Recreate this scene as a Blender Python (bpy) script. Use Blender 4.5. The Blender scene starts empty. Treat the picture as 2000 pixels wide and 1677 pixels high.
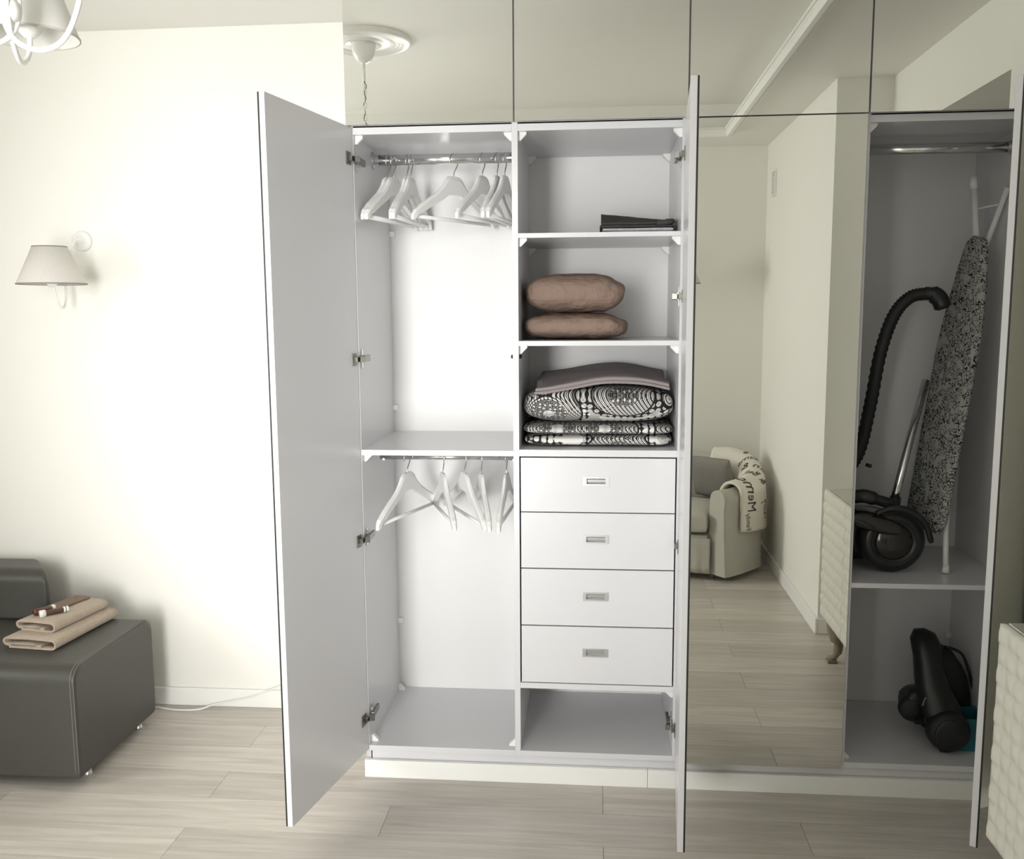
import bpy, bmesh, math, random
from mathutils import Vector, Matrix, noise
PI = math.pi
R = math.radians
random.seed(7)
SC = bpy.context.scene
COL = SC.collection

# ------------------------------------------------------------------ camera
YAW, PIT, ROL = 0.0922, 0.1307, -0.0066
fw = Vector((-math.sin(YAW)*math.cos(PIT), math.cos(YAW)*math.cos(PIT), -math.sin(PIT)))
rr = Vector((math.cos(YAW), math.sin(YAW), 0)); uu = rr.cross(fw)
r2 = rr*math.cos(ROL)+uu*math.sin(ROL); u2 = -rr*math.sin(ROL)+uu*math.cos(ROL)
cam_d = bpy.data.cameras.new('camera'); cam = bpy.data.objects.new('camera', cam_d); COL.objects.link(cam)
M = Matrix((r2, u2, -fw)).transposed().to_4x4(); M.translation = Vector((0.2400, -2.8234, 1.4860))
cam.matrix_world = M
cam_d.sensor_width = 36; cam_d.lens = 36*1830.4/2000
cam_d.shift_x = (1000-994.8)/2000; cam_d.shift_y = (853.5-838.5)/2000
cam_d.clip_start = 0.02
SC.camera = cam

# ------------------------------------------------------------------ world, daylight, exposure
W = bpy.data.worlds.new('world'); SC.world = W; W.use_nodes = True
W.node_tree.nodes['Background'].inputs[0].default_value = (0.80, 0.90, 1.0, 1)
W.node_tree.nodes['Background'].inputs[1].default_value = 1.0
def area(name, loc, rot, sx, sy, power, color, spread=180):
    l = bpy.data.lights.new(name, 'AREA'); l.shape = 'RECTANGLE'; l.size = sx; l.size_y = sy
    l.energy = power; l.color = color; l.spread = R(spread)
    o = bpy.data.objects.new(name, l); COL.objects.link(o); o.location = loc; o.rotation_euler = rot
    return o
# daylight entering through the balcony window behind the camera and through the window in the left wall
area('daylight_balcony_window', (-0.72, -3.23, 1.22), (R(90), 0, R(-1)), 0.62, 1.9, 17, (1.0, 0.995, 0.985), 58)
area('daylight_side_window', (-2.97, -1.95, 1.55), (R(90), 0, R(-90)), 1.2, 1.3, 43, (1.0, 0.995, 0.985), 160)
SC.view_settings.view_transform = 'Standard'; SC.view_settings.look = 'None'
SC.view_settings.exposure = 0.0; SC.view_settings.gamma = 1.0
SC.view_settings.use_curve_mapping = False
SC.cycles.use_denoising = True
SC.cycles.max_bounces = 14; SC.cycles.diffuse_bounces = 8; SC.cycles.glossy_bounces = 8
SC.cycles.caustics_reflective = True; SC.cycles.blur_glossy = 0.3
SC.cycles.sample_clamp_indirect = 12

# ------------------------------------------------------------------ materials
def mat(name, col, rough=0.5, metal=0.0, spec=0.5, noise_amt=0.0, noise_scale=8, bump=0.0, bump_scale=60, coat=0.0, sheen=0.0, bdist=0.004):
    m = bpy.data.materials.new(name); m.use_nodes = True
    nt = m.node_tree; b = nt.nodes['Principled BSDF']
    b.inputs['Base Color'].default_value = (*col, 1); b.inputs['Roughness'].default_value = rough
    b.inputs['Metallic'].default_value = metal; b.inputs['Specular IOR Level'].default_value = spec
    b.inputs['Coat Weight'].default_value = coat; b.inputs['Sheen Weight'].default_value = sheen
    if noise_amt or bump:
        tc = nt.nodes.new('ShaderNodeTexCoord')
    if noise_amt:
        n = nt.nodes.new('ShaderNodeTexNoise'); n.inputs['Scale'].default_value = noise_scale; n.inputs['Detail'].default_value = 4
        nt.links.new(tc.outputs['Object'], n.inputs['Vector'])
        mx = nt.nodes.new('ShaderNodeMix'); mx.data_type = 'RGBA'
        mx.inputs[6].default_value = (*[c*(1-noise_amt) for c in col], 1)
        mx.inputs[7].default_value = (*[min(1, c*(1+noise_amt)) for c in col], 1)
        nt.links.new(n.outputs['Fac'], mx.inputs[0]); nt.links.new(mx.outputs[2], b.inputs['Base Color'])
    if bump:
        n2 = nt.nodes.new('ShaderNodeTexNoise'); n2.inputs['Scale'].default_value = bump_scale; n2.inputs['Detail'].default_value = 5
        nt.links.new(tc.outputs['Object'], n2.inputs['Vector'])
        bp = nt.nodes.new('ShaderNodeBump'); bp.inputs['Strength'].default_value = bump; bp.inputs['Distance'].default_value = bdist
        nt.links.new(n2.outputs['Fac'], bp.inputs['Height']); nt.links.new(bp.outputs['Normal'], b.inputs['Normal'])
    return m
WALL = mat('wall_paint', (0.83, 0.822, 0.775), 0.85, spec=0.2, noise_amt=0.01, bump=0.05, bump_scale=180)
CEIL = mat('ceiling_paint', (0.82, 0.815, 0.78), 0.9, spec=0.15, noise_amt=0.01)
TRIM = mat('white_trim', (0.86, 0.86, 0.83), 0.45, noise_amt=0.01)
MELA = mat('white_melamine', (0.675, 0.675, 0.69), 0.24, noise_amt=0.012, noise_scale=3, bump=0.02, bump_scale=400)
HDF = mat('white_back_board', (0.70, 0.70, 0.69), 0.55, noise_amt=0.012, noise_scale=3)
PLAST = mat('white_plastic', (0.82, 0.82, 0.80), 0.35, noise_amt=0.01)
LACQ = mat('white_lacquered_wood', (0.80, 0.80, 0.785), 0.35, noise_amt=0.02, noise_scale=20)
LAMPW = mat('white_lamp_metal', (0.86, 0.86, 0.84), 0.25, noise_amt=0.01)
MIRR = mat('mirror_glass', (0.88, 0.887, 0.848), 0.0, metal=1.0)
MEDGE = mat('mirror_edge', (0.012, 0.014, 0.012), 0.4, noise_amt=0.1)
CHROME = mat('chrome', (0.72, 0.72, 0.72), 0.12, metal=1.0, noise_amt=0.02)
STEEL = mat('brushed_steel', (0.62, 0.62, 0.62), 0.32, metal=1.0, noise_amt=0.05, noise_scale=40)
DSTEEL = mat('dark_hinge_steel', (0.22, 0.215, 0.19), 0.28, metal=1.0, noise_amt=0.1, noise_scale=60)
BLACKP = mat('black_plastic', (0.014, 0.015, 0.015), 0.32, noise_amt=0.1, noise_scale=30)
BLACKM = mat('black_matte_rubber', (0.012, 0.012, 0.012), 0.6, noise_amt=0.1, noise_scale=30)
DARKGAP = mat('dark_recess', (0.03, 0.03, 0.03), 0.6, noise_amt=0.1)
LEATHER = mat('grey_leatherette', (0.058, 0.057, 0.049), 0.42, spec=0.4, noise_amt=0.08, noise_scale=5, bump=0.12, bump_scale=260)
STITCH = mat('grey_stitching', (0.22, 0.22, 0.19), 0.7, noise_amt=0.05)
TERRY = mat('beige_terry', (0.46, 0.375, 0.29), 0.95, spec=0.1, noise_amt=0.22, noise_scale=70, bump=0.9, bump_scale=420, sheen=0.3)
TAUPE = mat('taupe_cotton', (0.25, 0.18, 0.145), 0.85, spec=0.15, noise_amt=0.10, noise_scale=14, bump=0.8, bump_scale=24, bdist=0.02)
MAUVE = mat('mauve_grey_cotton', (0.27, 0.24, 0.238), 0.85, spec=0.15, noise_amt=0.06, bump=0.1, bump_scale=400)
CHARC = mat('charcoal_cotton', (0.06, 0.059, 0.056), 0.85, spec=0.15, noise_amt=0.1, bump=0.1, bump_scale=400)
CHAIRF = mat('grey_beige_slipcover', (0.48, 0.465, 0.41), 0.9, spec=0.1, noise_amt=0.06, noise_scale=6, bump=0.25, bump_scale=25, sheen=0.2)
CUSH = mat('grey_linen', (0.27, 0.255, 0.235), 0.9, spec=0.1, noise_amt=0.1, noise_scale=60, bump=0.2, bump_scale=300)
THROW = mat('cream_printed_cotton', (0.76, 0.73, 0.65), 0.9, spec=0.1, noise_amt=0.04, bump=0.15, bump_scale=40)
INK = mat('dark_print_ink', (0.10, 0.075, 0.06), 0.9, spec=0.1, noise_amt=0.1)
LINEN = mat('lamp_linen', (0.66, 0.635, 0.60), 0.9, spec=0.1, noise_amt=0.07, noise_scale=150, bump=0.2, bump_scale=500)
LINENW = mat('white_lamp_linen', (0.82, 0.82, 0.78), 0.9, spec=0.1, noise_amt=0.04, noise_scale=150)
SHADERIM = mat('grey_shade_rim', (0.25, 0.25, 0.24), 0.7, noise_amt=0.05)
DRESS = mat('cream_lacquer', (0.70, 0.69, 0.61), 0.6, noise_amt=0.03, noise_scale=12)
DRGLASS = mat('frosted_top_glass', (0.52, 0.53, 0.46), 0.12, noise_amt=0.02, coat=0.5)
WOODLEG = mat('weathered_wood_leg', (0.26, 0.22, 0.16), 0.6, noise_amt=0.15, noise_scale=20)
TEAL = mat('teal_plastic', (0.015, 0.13, 0.16), 0.4, noise_amt=0.05)
BROWNL = mat('brown_leather', (0.17, 0.105, 0.07), 0.55, noise_amt=0.12, noise_scale=40)
REDBR = mat('red_brown_bottle', (0.10, 0.03, 0.022), 0.2, noise_amt=0.1)
BROWNB = mat('brown_bottle', (0.09, 0.05, 0.035), 0.25, noise_amt=0.1)
CAPW = mat('pearl_cap', (0.75, 0.74, 0.70), 0.25, noise_amt=0.02)
STICK = mat('grey_sticker', (0.16, 0.15, 0.14), 0.5, noise_amt=0.1)
VACGL = mat('smoked_tank', (0.02, 0.018, 0.012), 0.12, noise_amt=0.1, coat=0.3)

def plank_mat():
    m = bpy.data.materials.new('bleached_oak_laminate'); m.use_nodes = True
    nt = m.node_tree; N = nt.nodes; L = nt.links; b = N['Principled BSDF']
    tc = N.new('ShaderNodeTexCoord'); oi = N.new('ShaderNodeObjectInfo')
    mp = N.new('ShaderNodeMapping'); mp.inputs['Scale'].default_value = (1.1, 16, 1)
    ad = N.new('ShaderNodeVectorMath'); ad.operation = 'ADD'
    mul = N.new('ShaderNodeVectorMath'); mul.operation = 'SCALE'; mul.inputs[3].default_value = 37
    cx = N.new('ShaderNodeCombineXYZ'); L.new(oi.outputs['Random'], cx.inputs[0]); L.new(oi.outputs['Random'], cx.inputs[1]); L.new(oi.outputs['Random'], cx.inputs[2])
    L.new(cx.outputs[0], mul.inputs[0]); L.new(tc.outputs['Object'], mp.inputs[0]); L.new(mp.outputs[0], ad.inputs[0]); L.new(mul.outputs[0], ad.inputs[1])
    n = N.new('ShaderNodeTexNoise'); n.inputs['Scale'].default_value = 2.2; n.inputs['Detail'].default_value = 7; n.inputs['Roughness'].default_value = 0.62; n.inputs['Distortion'].default_value = 0.8
    L.new(ad.outputs[0], n.inputs['Vector'])
    cr = N.new('ShaderNodeValToRGB'); cr.color_ramp.elements[0].position = 0.30; cr.color_ramp.elements[1].position = 0.72
    cr.color_ramp.elements[0].color = (0.465, 0.425, 0.38, 1); cr.color_ramp.elements[1].color = (0.645, 0.605, 0.555, 1)
    L.new(n.outputs['Fac'], cr.inputs[0])
    hs = N.new('ShaderNodeHueSaturation'); ml = N.new('ShaderNodeMapRange'); ml.inputs[3].default_value = 0.90; ml.inputs[4].default_value = 1.09
    L.new(oi.outputs['Random'], ml.inputs[0]); L.new(ml.outputs[0], hs.inputs['Value']); L.new(cr.outputs[0], hs.inputs['Color'])
    L.new(hs.outputs[0], b.inputs['Base Color']); b.inputs['Roughness'].default_value = 0.36; b.inputs['Specular IOR Level'].default_value = 0.4
    bp = N.new('ShaderNodeBump'); bp.inputs['Strength'].default_value = 0.05; bp.inputs['Distance'].default_value = 0.002
    L.new(n.outputs['Fac'], bp.inputs['Height']); L.new(bp.outputs[0], b.inputs['Normal'])
    return m
PLANK = plank_mat()
SEAM = mat('floor_seam', (0.13, 0.11, 0.09), 0.8, noise_amt=0.1)

def lace_mat(name='black_white_lace_print'):
    """printed lace: round scallop bands with cross hatching, dots and pale net ground"""
    m = bpy.data.materials.new(name); m.use_nodes = True
    nt = m.node_tree; N = nt.nodes; L = nt.links; b = N['Principled BSDF']; b.inputs['Roughness'].default_value = 0.9; b.inputs['Specular IOR Level'].default_value = 0.1
    uv = N.new('ShaderNodeUVMap'); uv.uv_map = 'UVMap'
    def math_(op, a, bb=None):
        n = N.new('ShaderNodeMath'); n.operation = op
        for i, v in enumerate((a, bb)):
            if v is None: continue
            if isinstance(v, (int, float)): n.inputs[i].default_value = v
            else: L.new(v, n.inputs[i])
        return n.outputs[0]
    def vor(scale, feat='F1', rnd=0.6):
        v = N.new('ShaderNodeTexVoronoi'); v.voronoi_dimensions = '2D'; v.feature = feat; v.inputs['Scale'].default_value = scale; v.inputs['Randomness'].default_value = rnd
        L.new(uv.outputs[0], v.inputs['Vector']); return v
    big = vor(4.5, rnd=0.62); d = big.outputs['Distance']
    sep = N.new('ShaderNodeSeparateXYZ'); L.new(uv.outputs[0], sep.inputs[0])
    U, V = sep.outputs[0], sep.outputs[1]
    # curved cross hatch
    h1 = math_('LESS_THAN', math_('ABSOLUTE', math_('SINE', math_('MULTIPLY', d, 135))), 0.55)
    ang = math_('ADD', math_('MULTIPLY', U, 240), math_('MULTIPLY', V, 150))
    h2 = math_('LESS_THAN', math_('ABSOLUTE', math_('SINE', ang)), 0.45)
    hatch = math_('MAXIMUM', h1, h2)                       # 1 = black line
    dots = math_('LESS_THAN', vor(62, rnd=0.35).outputs['Distance'], 0.21)   # white dots
    fine = math_('GREATER_THAN', vor(260, rnd=0.9).outputs['Distance'], 0.42)
    def band(lo, hi): return math_('MULTIPLY', math_('GREATER_THAN', d, lo), math_('LESS_THAN', d, hi))
    b_core = band(-1, 0.08); b_dark = band(0.08, 0.25); b_hatch = band(0.25, 0.45); b_line = band(0.45, 0.475)
    sel = math_('GREATER_THAN', big.outputs['Color'] if False else N.new('ShaderNodeSeparateColor').outputs[0], 2)
    # colour value
    ground_net = math_('LESS_THAN', math_('ABSOLUTE', math_('SINE', math_('MULTIPLY', math_('ADD', U, math_('MULTIPLY', V, 1.1)), 210))), 0.4)
    ground_net2 = math_('LESS_THAN', math_('ABSOLUTE', math_('SINE', math_('MULTIPLY', math_('SUBTRACT', U, math_('MULTIPLY', V, 1.3)), 210))), 0.4)
    ns = N.new('ShaderNodeTexNoise'); ns.inputs['Scale'].default_value = 9; L.new(uv.outputs[0], ns.inputs['Vector'])
    grey = math_('GREATER_THAN', ns.outputs['Fac'], 0.52)
    net = math_('MULTIPLY', math_('MAXIMUM', ground_net, ground_net2), 0.22)
    ground = math_('ADD', math_('SUBTRACT', 0.72, math_('MULTIPLY', grey, 0.36)), math_('MULTIPLY', grey, net))
    v_core = math_('SUBTRACT', 0.72, math_('MULTIPLY', vor(40, rnd=0.4).outputs['Distance'], 0.5))
    v_dark = math_('ADD', 0.03, math_('MULTIPLY', math_('MAXIMUM', dots, math_('MULTIPLY', fine, 0.35)), 0.65))
    v_hatch = math_('ADD', 0.03, math_('MULTIPLY', math_('SUBTRACT', 1, hatch), 0.68))
    tot = math_('MULTIPLY', b_core, v_core)
    for bb, vv in ((b_dark, v_dark), (b_hatch, v_hatch), (b_line, 0.02)): tot = math_('ADD', tot, math_('MULTIPLY', bb, vv))
    rest = math_('GREATER_THAN', d, 0.475)
    scal = math_('MULTIPLY', math_('LESS_THAN', d, 0.56), math_('GREATER_THAN', vor(48, rnd=0.2).outputs['Distance'], 0.40))
    gr2 = math_('MULTIPLY', ground, math_('SUBTRACT', 1, math_('MULTIPLY', scal, 0.95)))
    tot = math_('ADD', tot, math_('MULTIPLY', rest, gr2))
    cb = N.new('ShaderNodeCombineColor')
    for i, k in enumerate((1.0, 0.985, 0.955)): L.new(math_('MULTIPLY', tot, k), cb.inputs[i])
    L.new(cb.outputs[0], b.inputs['Base Color'])
    return m
LACE = lace_mat()

def curl_mat():
    m = bpy.data.materials.new('grey_curl_print_cotton'); m.use_nodes = True
    nt = m.node_tree; N = nt.nodes; L = nt.links; b = N['Principled BSDF']; b.inputs['Roughness'].default_value = 0.85; b.inputs['Specular IOR Level'].default_value = 0.15
    tc = N.new('ShaderNodeTexCoord')
    n0 = N.new('ShaderNodeTexNoise'); n0.inputs['Scale'].default_value = 22; L.new(tc.outputs['Object'], n0.inputs['Vector'])
    mx0 = N.new('ShaderNodeMix'); mx0.data_type = 'RGBA'; mx0.blend_type = 'LINEAR_LIGHT'; mx0.inputs[0].default_value = 0.05
    L.new(tc.outputs['Object'], mx0.inputs[6]); L.new(n0.outputs['Color'], mx0.inputs[7])
    v = N.new('ShaderNodeTexVoronoi'); v.feature = 'DISTANCE_TO_EDGE'; v.inputs['Scale'].default_value = 75; L.new(mx0.outputs[2], v.inputs['Vector'])
    n1 = N.new('ShaderNodeTexNoise'); n1.inputs['Scale'].default_value = 30; L.new(tc.outputs['Object'], n1.inputs['Vector'])
    lt = N.new('ShaderNodeMath'); lt.operation = 'LESS_THAN'; lt.inputs[1].default_value = 0.075; L.new(v.outputs['Distance'], lt.inputs[0])
    gt = N.new('ShaderNodeMath'); gt.operation = 'GREATER_THAN'; gt.inputs[1].default_value = 0.40; L.new(n1.outputs['Fac'], gt.inputs[0])
    ml = N.new('ShaderNodeMath'); ml.operation = 'MULTIPLY'; L.new(lt.outputs[0], ml.inputs[0]); L.new(gt.outputs[0], ml.inputs[1])
    mx = N.new('ShaderNodeMix'); mx.data_type = 'RGBA'; mx.inputs[6].default_value = (0.44, 0.44, 0.425, 1); mx.inputs[7].default_value = (0.02, 0.02, 0.02, 1)
    L.new(ml.outputs[0], mx.inputs[0]); L.new(mx.outputs[2], b.inputs['Base Color'])
    return m
CURL = curl_mat()
LILAC = mat('lilac_print_cotton', (0.50, 0.49, 0.53), 0.9, spec=0.1, noise_amt=0.35, noise_scale=90, bump=0.1)

# ------------------------------------------------------------------ mesh helpers
def bx(bm, a, b, bev=0.0, mi=0):
    a = Vector(a); b = Vector(b)
    r = bmesh.ops.create_cube(bm, size=1.0)
    vs = r['verts']
    for v in vs:
        v.co = Vector((a.x if v.co.x < 0 else b.x, a.y if v.co.y < 0 else b.y, a.z if v.co.z < 0 else b.z))
    fs = {f for v in vs for f in v.link_faces}
    for f in fs: f.material_index = mi
    if bev:
        es = list({e for v in vs for e in v.link_edges})
        r = bmesh.ops.bevel(bm, geom=es, offset=bev, segments=2, profile=0.5, affect='EDGES')
        for f in r['faces']: f.material_index = mi
    return vs
def tube(bm, pts, rad, n=10, caps=True, mi=0, smooth_pts=0, flat=None):
    pts = [Vector(p) for p in pts]
    if smooth_pts:
        pts = spline(pts, smooth_pts)
    rads = rad if isinstance(rad, (list, tuple)) else [rad]*len(pts)
    if len(rads) != len(pts):
        rads = [rads[int(i*(len(rads)-1)/(len(pts)-1))] for i in range(len(pts))]
    t0 = (pts[1]-pts[0]).normalized()
    up = Vector((0, 0, 1)) if abs(t0.z) < 0.9 else Vector((0, 1, 0))
    n0 = t0.cross(up).normalized(); rings = []
    for i, p in enumerate(pts):
        t = (pts[min(i+1, len(pts)-1)]-pts[max(i-1, 0)]).normalized()
        n0 = (n0 - t*n0.dot(t)).normalized(); b0 = t.cross(n0)
        rings.append([bm.verts.new(p+(n0*math.cos(2*PI*k/n)+b0*math.sin(2*PI*k/n))*rads[i]) for k in range(n)])
    for i in range(len(rings)-1):
        for k in range(n):
            f = bm.faces.new((rings[i][k], rings[i][(k+1) % n], rings[i+1][(k+1) % n], rings[i+1][k])); f.smooth = True; f.material_index = mi
    if caps:
        f = bm.faces.new(rings[0][::-1]); f.material_index = mi
        f = bm.faces.new(rings[-1]); f.material_index = mi
def spline(pts, k):
    out = []
    n = len(pts)
    for i in range(n-1):
        p0, p1, p2, p3 = pts[max(i-1, 0)], pts[i], pts[i+1], pts[min(i+2, n-1)]
        for j in range(k):
            t = j/k
            out.append(0.5*((2*p1)+(p2-p0)*t+(2*p0-5*p1+4*p2-p3)*t*t+(3*p1-p0-3*p2+p3)*t**3))
    out.append(pts[-1]); return out
def lathe(bm, prof, n=24, c=(0, 0, 0), axis='z', mi=0):
    """prof: list of (radius, height)"""
    c = Vector(c); rings = []
    for (r, h) in prof:
        if r < 1e-6: r = 1e-5
        ring = []
        for k in range(n):
            a = 2*PI*k/n
            v = Vector((r*math.cos(a), r*math.sin(a), h))
            if axis == 'y': v = Vector((v.x, v.z, -v.y))
            elif axis == 'x': v = Vector((v.z, v.x, v.y))
            ring.append(bm.verts.new(c+v))
        rings.append(ring)
    for i in range(len(rings)-1):
        for k in range(n):
            f = bm.faces.new((rings[i][k], rings[i][(k+1) % n], rings[i+1][(k+1) % n], rings[i+1][k])); f.smooth = True; f.material_index = mi
def prism(bm, poly, ext, mi=0):
    """poly: list of Vector; ext: Vector extrusion"""
    ext = Vector(ext)
    a = [bm.verts.new(Vector(p)) for p in poly]; b = [bm.verts.new(Vector(p)+ext) for p in poly]
    n = len(a)
    fs = [bm.faces.new(a[::-1]), bm.faces.new(b)]
    for i in range(n): fs.append(bm.faces.new((a[i], a[(i+1) % n], b[(i+1) % n], b[i])))
    for f in fs: f.material_index = mi
def obj(name, bm, m, parent=None, loc=None, smooth=False):
    bmesh.ops.recalc_face_normals(bm, faces=bm.faces)
    me = bpy.data.meshes.new(name); bm.to_mesh(me); bm.free()
    for mm in (m if isinstance(m, (list, tuple)) else [m]): me.materials.append(mm)
    if smooth:
        for p in me.polygons: p.use_smooth = True
    o = bpy.data.objects.new(name, me); COL.objects.link(o)
    if parent: o.parent = parent
    if loc is not None: o.location = loc
    return o
def newbm(): return bmesh.new()
def box(name, a, b, m, parent=None, bev=0.0):
    """mesh box, origin at its base centre (coordinates relative to the parent)"""
    a = Vector(a); b = Vector(b)
    c = Vector(((a.x+b.x)/2, (a.y+b.y)/2, min(a.z, b.z)))
    bm = newbm(); bx(bm, a-c, b-c, bev)
    return obj(name, bm, m, parent, c)
def tag(o, label=None, cat=None, group=None, kind=None):
    if label: o['label'] = label
    if cat: o['category'] = cat
    if group: o['group'] = group
    if kind: o['kind'] = kind
    return o
def thing(name, label, cat, loc=(0, 0, 0), rz=0, group=None):
    o = bpy.data.objects.new(name, None); o.empty_display_size = 0.05; COL.objects.link(o)
    o.location = loc; o.rotation_euler = (0, 0, rz)
    return tag(o, label, cat, group)
def copy_tree(o, parent=None):
    c = o.copy(); COL.objects.link(c)
    if parent: c.parent = parent
    for ch in list(o.children): copy_tree(ch, c)
    return c
def slab(bm, w, d, h, bulge=0.35, nx=18, ny=14, rnd=3.0, wr=0.0, seed=0, mi=0, uvs=1.0, edge=0.5):
    """soft closed cushion-like body centred in x,y with base z=0; superellipse plan, rounded rim; bulge = share of rim height kept flat"""
    NZ = 9
    uvl = bm.loops.layers.uv.get('UVMap') or bm.loops.layers.uv.new('UVMap')
    def P3(sx, sy, side):
        x, y = sx*w/2, sy*d/2
        e = max(0.0, 1-(abs(sx)**rnd))*max(0.0, 1-(abs(sy)**rnd))
        e = e**edge
        z = h/2+side*(h/2)*(bulge+(1-bulge)*e)*(1 if e > 0 else bulge)
        if wr:
            q = Vector((x*9+seed*5.1, y*9, side*3.0+seed))
            z += side*wr*noise.noise(q)*min(1, e*2+0.2); x += wr*0.6*noise.noise(q*1.3+Vector((7, 3, 1))); y += wr*0.6*noise.noise(q*1.4+Vector((2, 9, 4)))
        return Vector((x, y, z))
    g = {}
    for side in (-1, 1):
        for i in range(nx+1):
            for j in range(ny+1):
                sx = math.sin((i/nx*2-1)*PI/2); sy = math.sin((j/ny*2-1)*PI/2)
                g[side, i, j] = bm.verts.new(P3(sx, sy, side))
    def face(vs, uv):
        try: f = bm.faces.new(vs)
        except ValueError: return
        f.smooth = True; f.material_index = mi
        for l, t in zip(f.loops, uv): l[uvl].uv = t
    for side in (-1, 1):
        for i in range(nx):
            for j in range(ny):
                idx = [(i, j), (i+1, j), (i+1, j+1), (i, j+1)]
                if side < 0: idx = idx[::-1]
                face([g[(side,)+k] for k in idx], [((k[0]/nx)*w*uvs, (k[1]/ny)*d*uvs+ (h*uvs if side > 0 else -d*uvs)) for k in idx])
    rim = [(i, 0) for i in range(nx)]+[(nx, j) for j in range(ny)]+[(i, ny) for i in range(nx, 0, -1)]+[(0, j) for j in range(ny, 0, -1)]
    n = len(rim)
    for k in range(n):
        a, b2 = rim[k], rim[(k+1) % n]
        face([g[(-1,)+a], g[(-1,)+b2], g[(1,)+b2], g[(1,)+a]], [(a[0]/nx*w*uvs+a[1]*.03, 0), (b2[0]/nx*w*uvs+b2[1]*.03, 0), (b2[0]/nx*w*uvs+b2[1]*.03, h*uvs), (a[0]/nx*w*uvs+a[1]*.03, h*uvs)])

def soft_box(bm, w, d, h, a=4.0, b=2.5, n=22):
    """rounded cushion body (superellipsoid over a cube grid), base at z=0"""
    uvl = bm.loops.layers.uv.get('UVMap') or bm.loops.layers.uv.new('UVMap')
    cache = {}
    def V(p):
        k = tuple(round(c, 5) for c in p)
        if k not in cache:
            x, y, z = [math.copysign(math.sin(abs(c)*PI/2)**.9, c) if abs(c) > 1e-6 else 0.0 for c in p]
            m = max(abs(x), abs(y), abs(z)); x, y, z = x/m, y/m, z/m
            f = ((abs(x)**a+abs(y)**a)**(b/a)+abs(z)**b)**(-1/b)
            cache[k] = bm.verts.new((x*f*w/2, y*f*d/2, h/2+z*f*h/2))
        return cache[k]
    for ax_ in range(3):
        for sg in (-1, 1):
            for i in range(n):
                for j in range(n):
                    q = []
                    for di, dj in ((0, 0), (1, 0), (1, 1), (0, 1)):
                        u_, v_ = (i+di)/n*2-1, (j+dj)/n*2-1
                        p = [0, 0, 0]; p[ax_] = sg; p[(ax_+1) % 3] = u_; p[(ax_+2) % 3] = v_
                        q.append(V(p))
                    f = bm.faces.new(q if sg > 0 else q[::-1]); f.smooth = True
# ------------------------------------------------------------------ room shell
YB, YF, XL, XR, XR2, YP = 0.505, -3.20, -3.0, 1.275, 1.515, -1.55
ZC, ZT = 2.488, 2.63
st = lambda o: tag(o, kind='structure')
st(box('wall_back', (XL-0.15, YB, 0), (XR2+0.15, YB+0.12, ZT+0.05), WALL))
# front wall (behind the camera) with the balcony window opening
WX0, WX1, WZ0, WZ1 = -1.10, -0.32, 0.16, 2.24
bm = newbm()
bx(bm, (XL-0.15, YF-0.25, 0), (WX0, YF, ZT+.05)); bx(bm, (WX1, YF-0.25, 0), (XR2+.15, YF, ZT+.05))
bx(bm, (WX0, YF-0.25, 0), (WX1, YF, WZ0)); bx(bm, (WX0, YF-0.25, WZ1), (WX1, YF, ZT+.05))
st(obj('wall_front', bm, WALL))
bm = newbm()
for a, b in (((WX0, WZ0), (WX0+.06, WZ1)), ((WX1-.06, WZ0), (WX1, WZ1)), ((WX0+.06, WZ0), (WX1-.06, WZ0+.07)), ((WX0+.06, WZ1-.07), (WX1-.06, WZ1))):
    bx(bm, (a[0], YF-.14, a[1]), (b[0], YF-.08, b[1]), 0.004)
win = st(obj('window_1', bm, TRIM))
obj('pane', (lambda b: (bx(b, (WX0+.055, YF-.115, WZ0+.065), (WX1-.055, YF-.105, WZ1-.065)), b)[1])(newbm()), mat('window_glass', (0.9, 0.95, 0.95), 0.05, noise_amt=0.01), win)
# left wall with a side window
LY0, LY1, LZ0, LZ1 = -2.6, -1.3, 0.85, 2.25
bm = newbm()
bx(bm, (XL-.2, YF, 0), (XL, LY0, ZT+.05)); bx(bm, (XL-.2, LY1, 0), (XL, YB, ZT+.05))
bx(bm, (XL-.2, LY0, 0), (XL, LY1, LZ0)); bx(bm, (XL-.2, LY0, LZ1), (XL, LY1, ZT+.05))
st(obj('wall_left', bm, WALL))
bm = newbm()
for a, b in (((LY0, LZ0), (LY0+.06, LZ1)), ((LY1-.06, LZ0), (LY1, LZ1)), ((LY0+.06, LZ0), (LY1-.06, LZ0+.07)), ((LY0+.06, LZ1-.07), (LY1-.06, LZ1)), (((LY0+LY1)/2-.03, LZ0+.07), ((LY0+LY1)/2+.03, LZ1-.07))):
    bx(bm, (XL-.14, a[0], a[1]), (XL-.08, b[0], b[1]), 0.004)
win2 = st(obj('window_2', bm, TRIM))
obj('pane', (lambda b: (bx(b, (XL-.115, LY0+.05, LZ0+.06), (XL-.105, LY1-.05, LZ1-.06)), b)[1])(newbm()), bpy.data.materials['window_glass'], win2)
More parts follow.
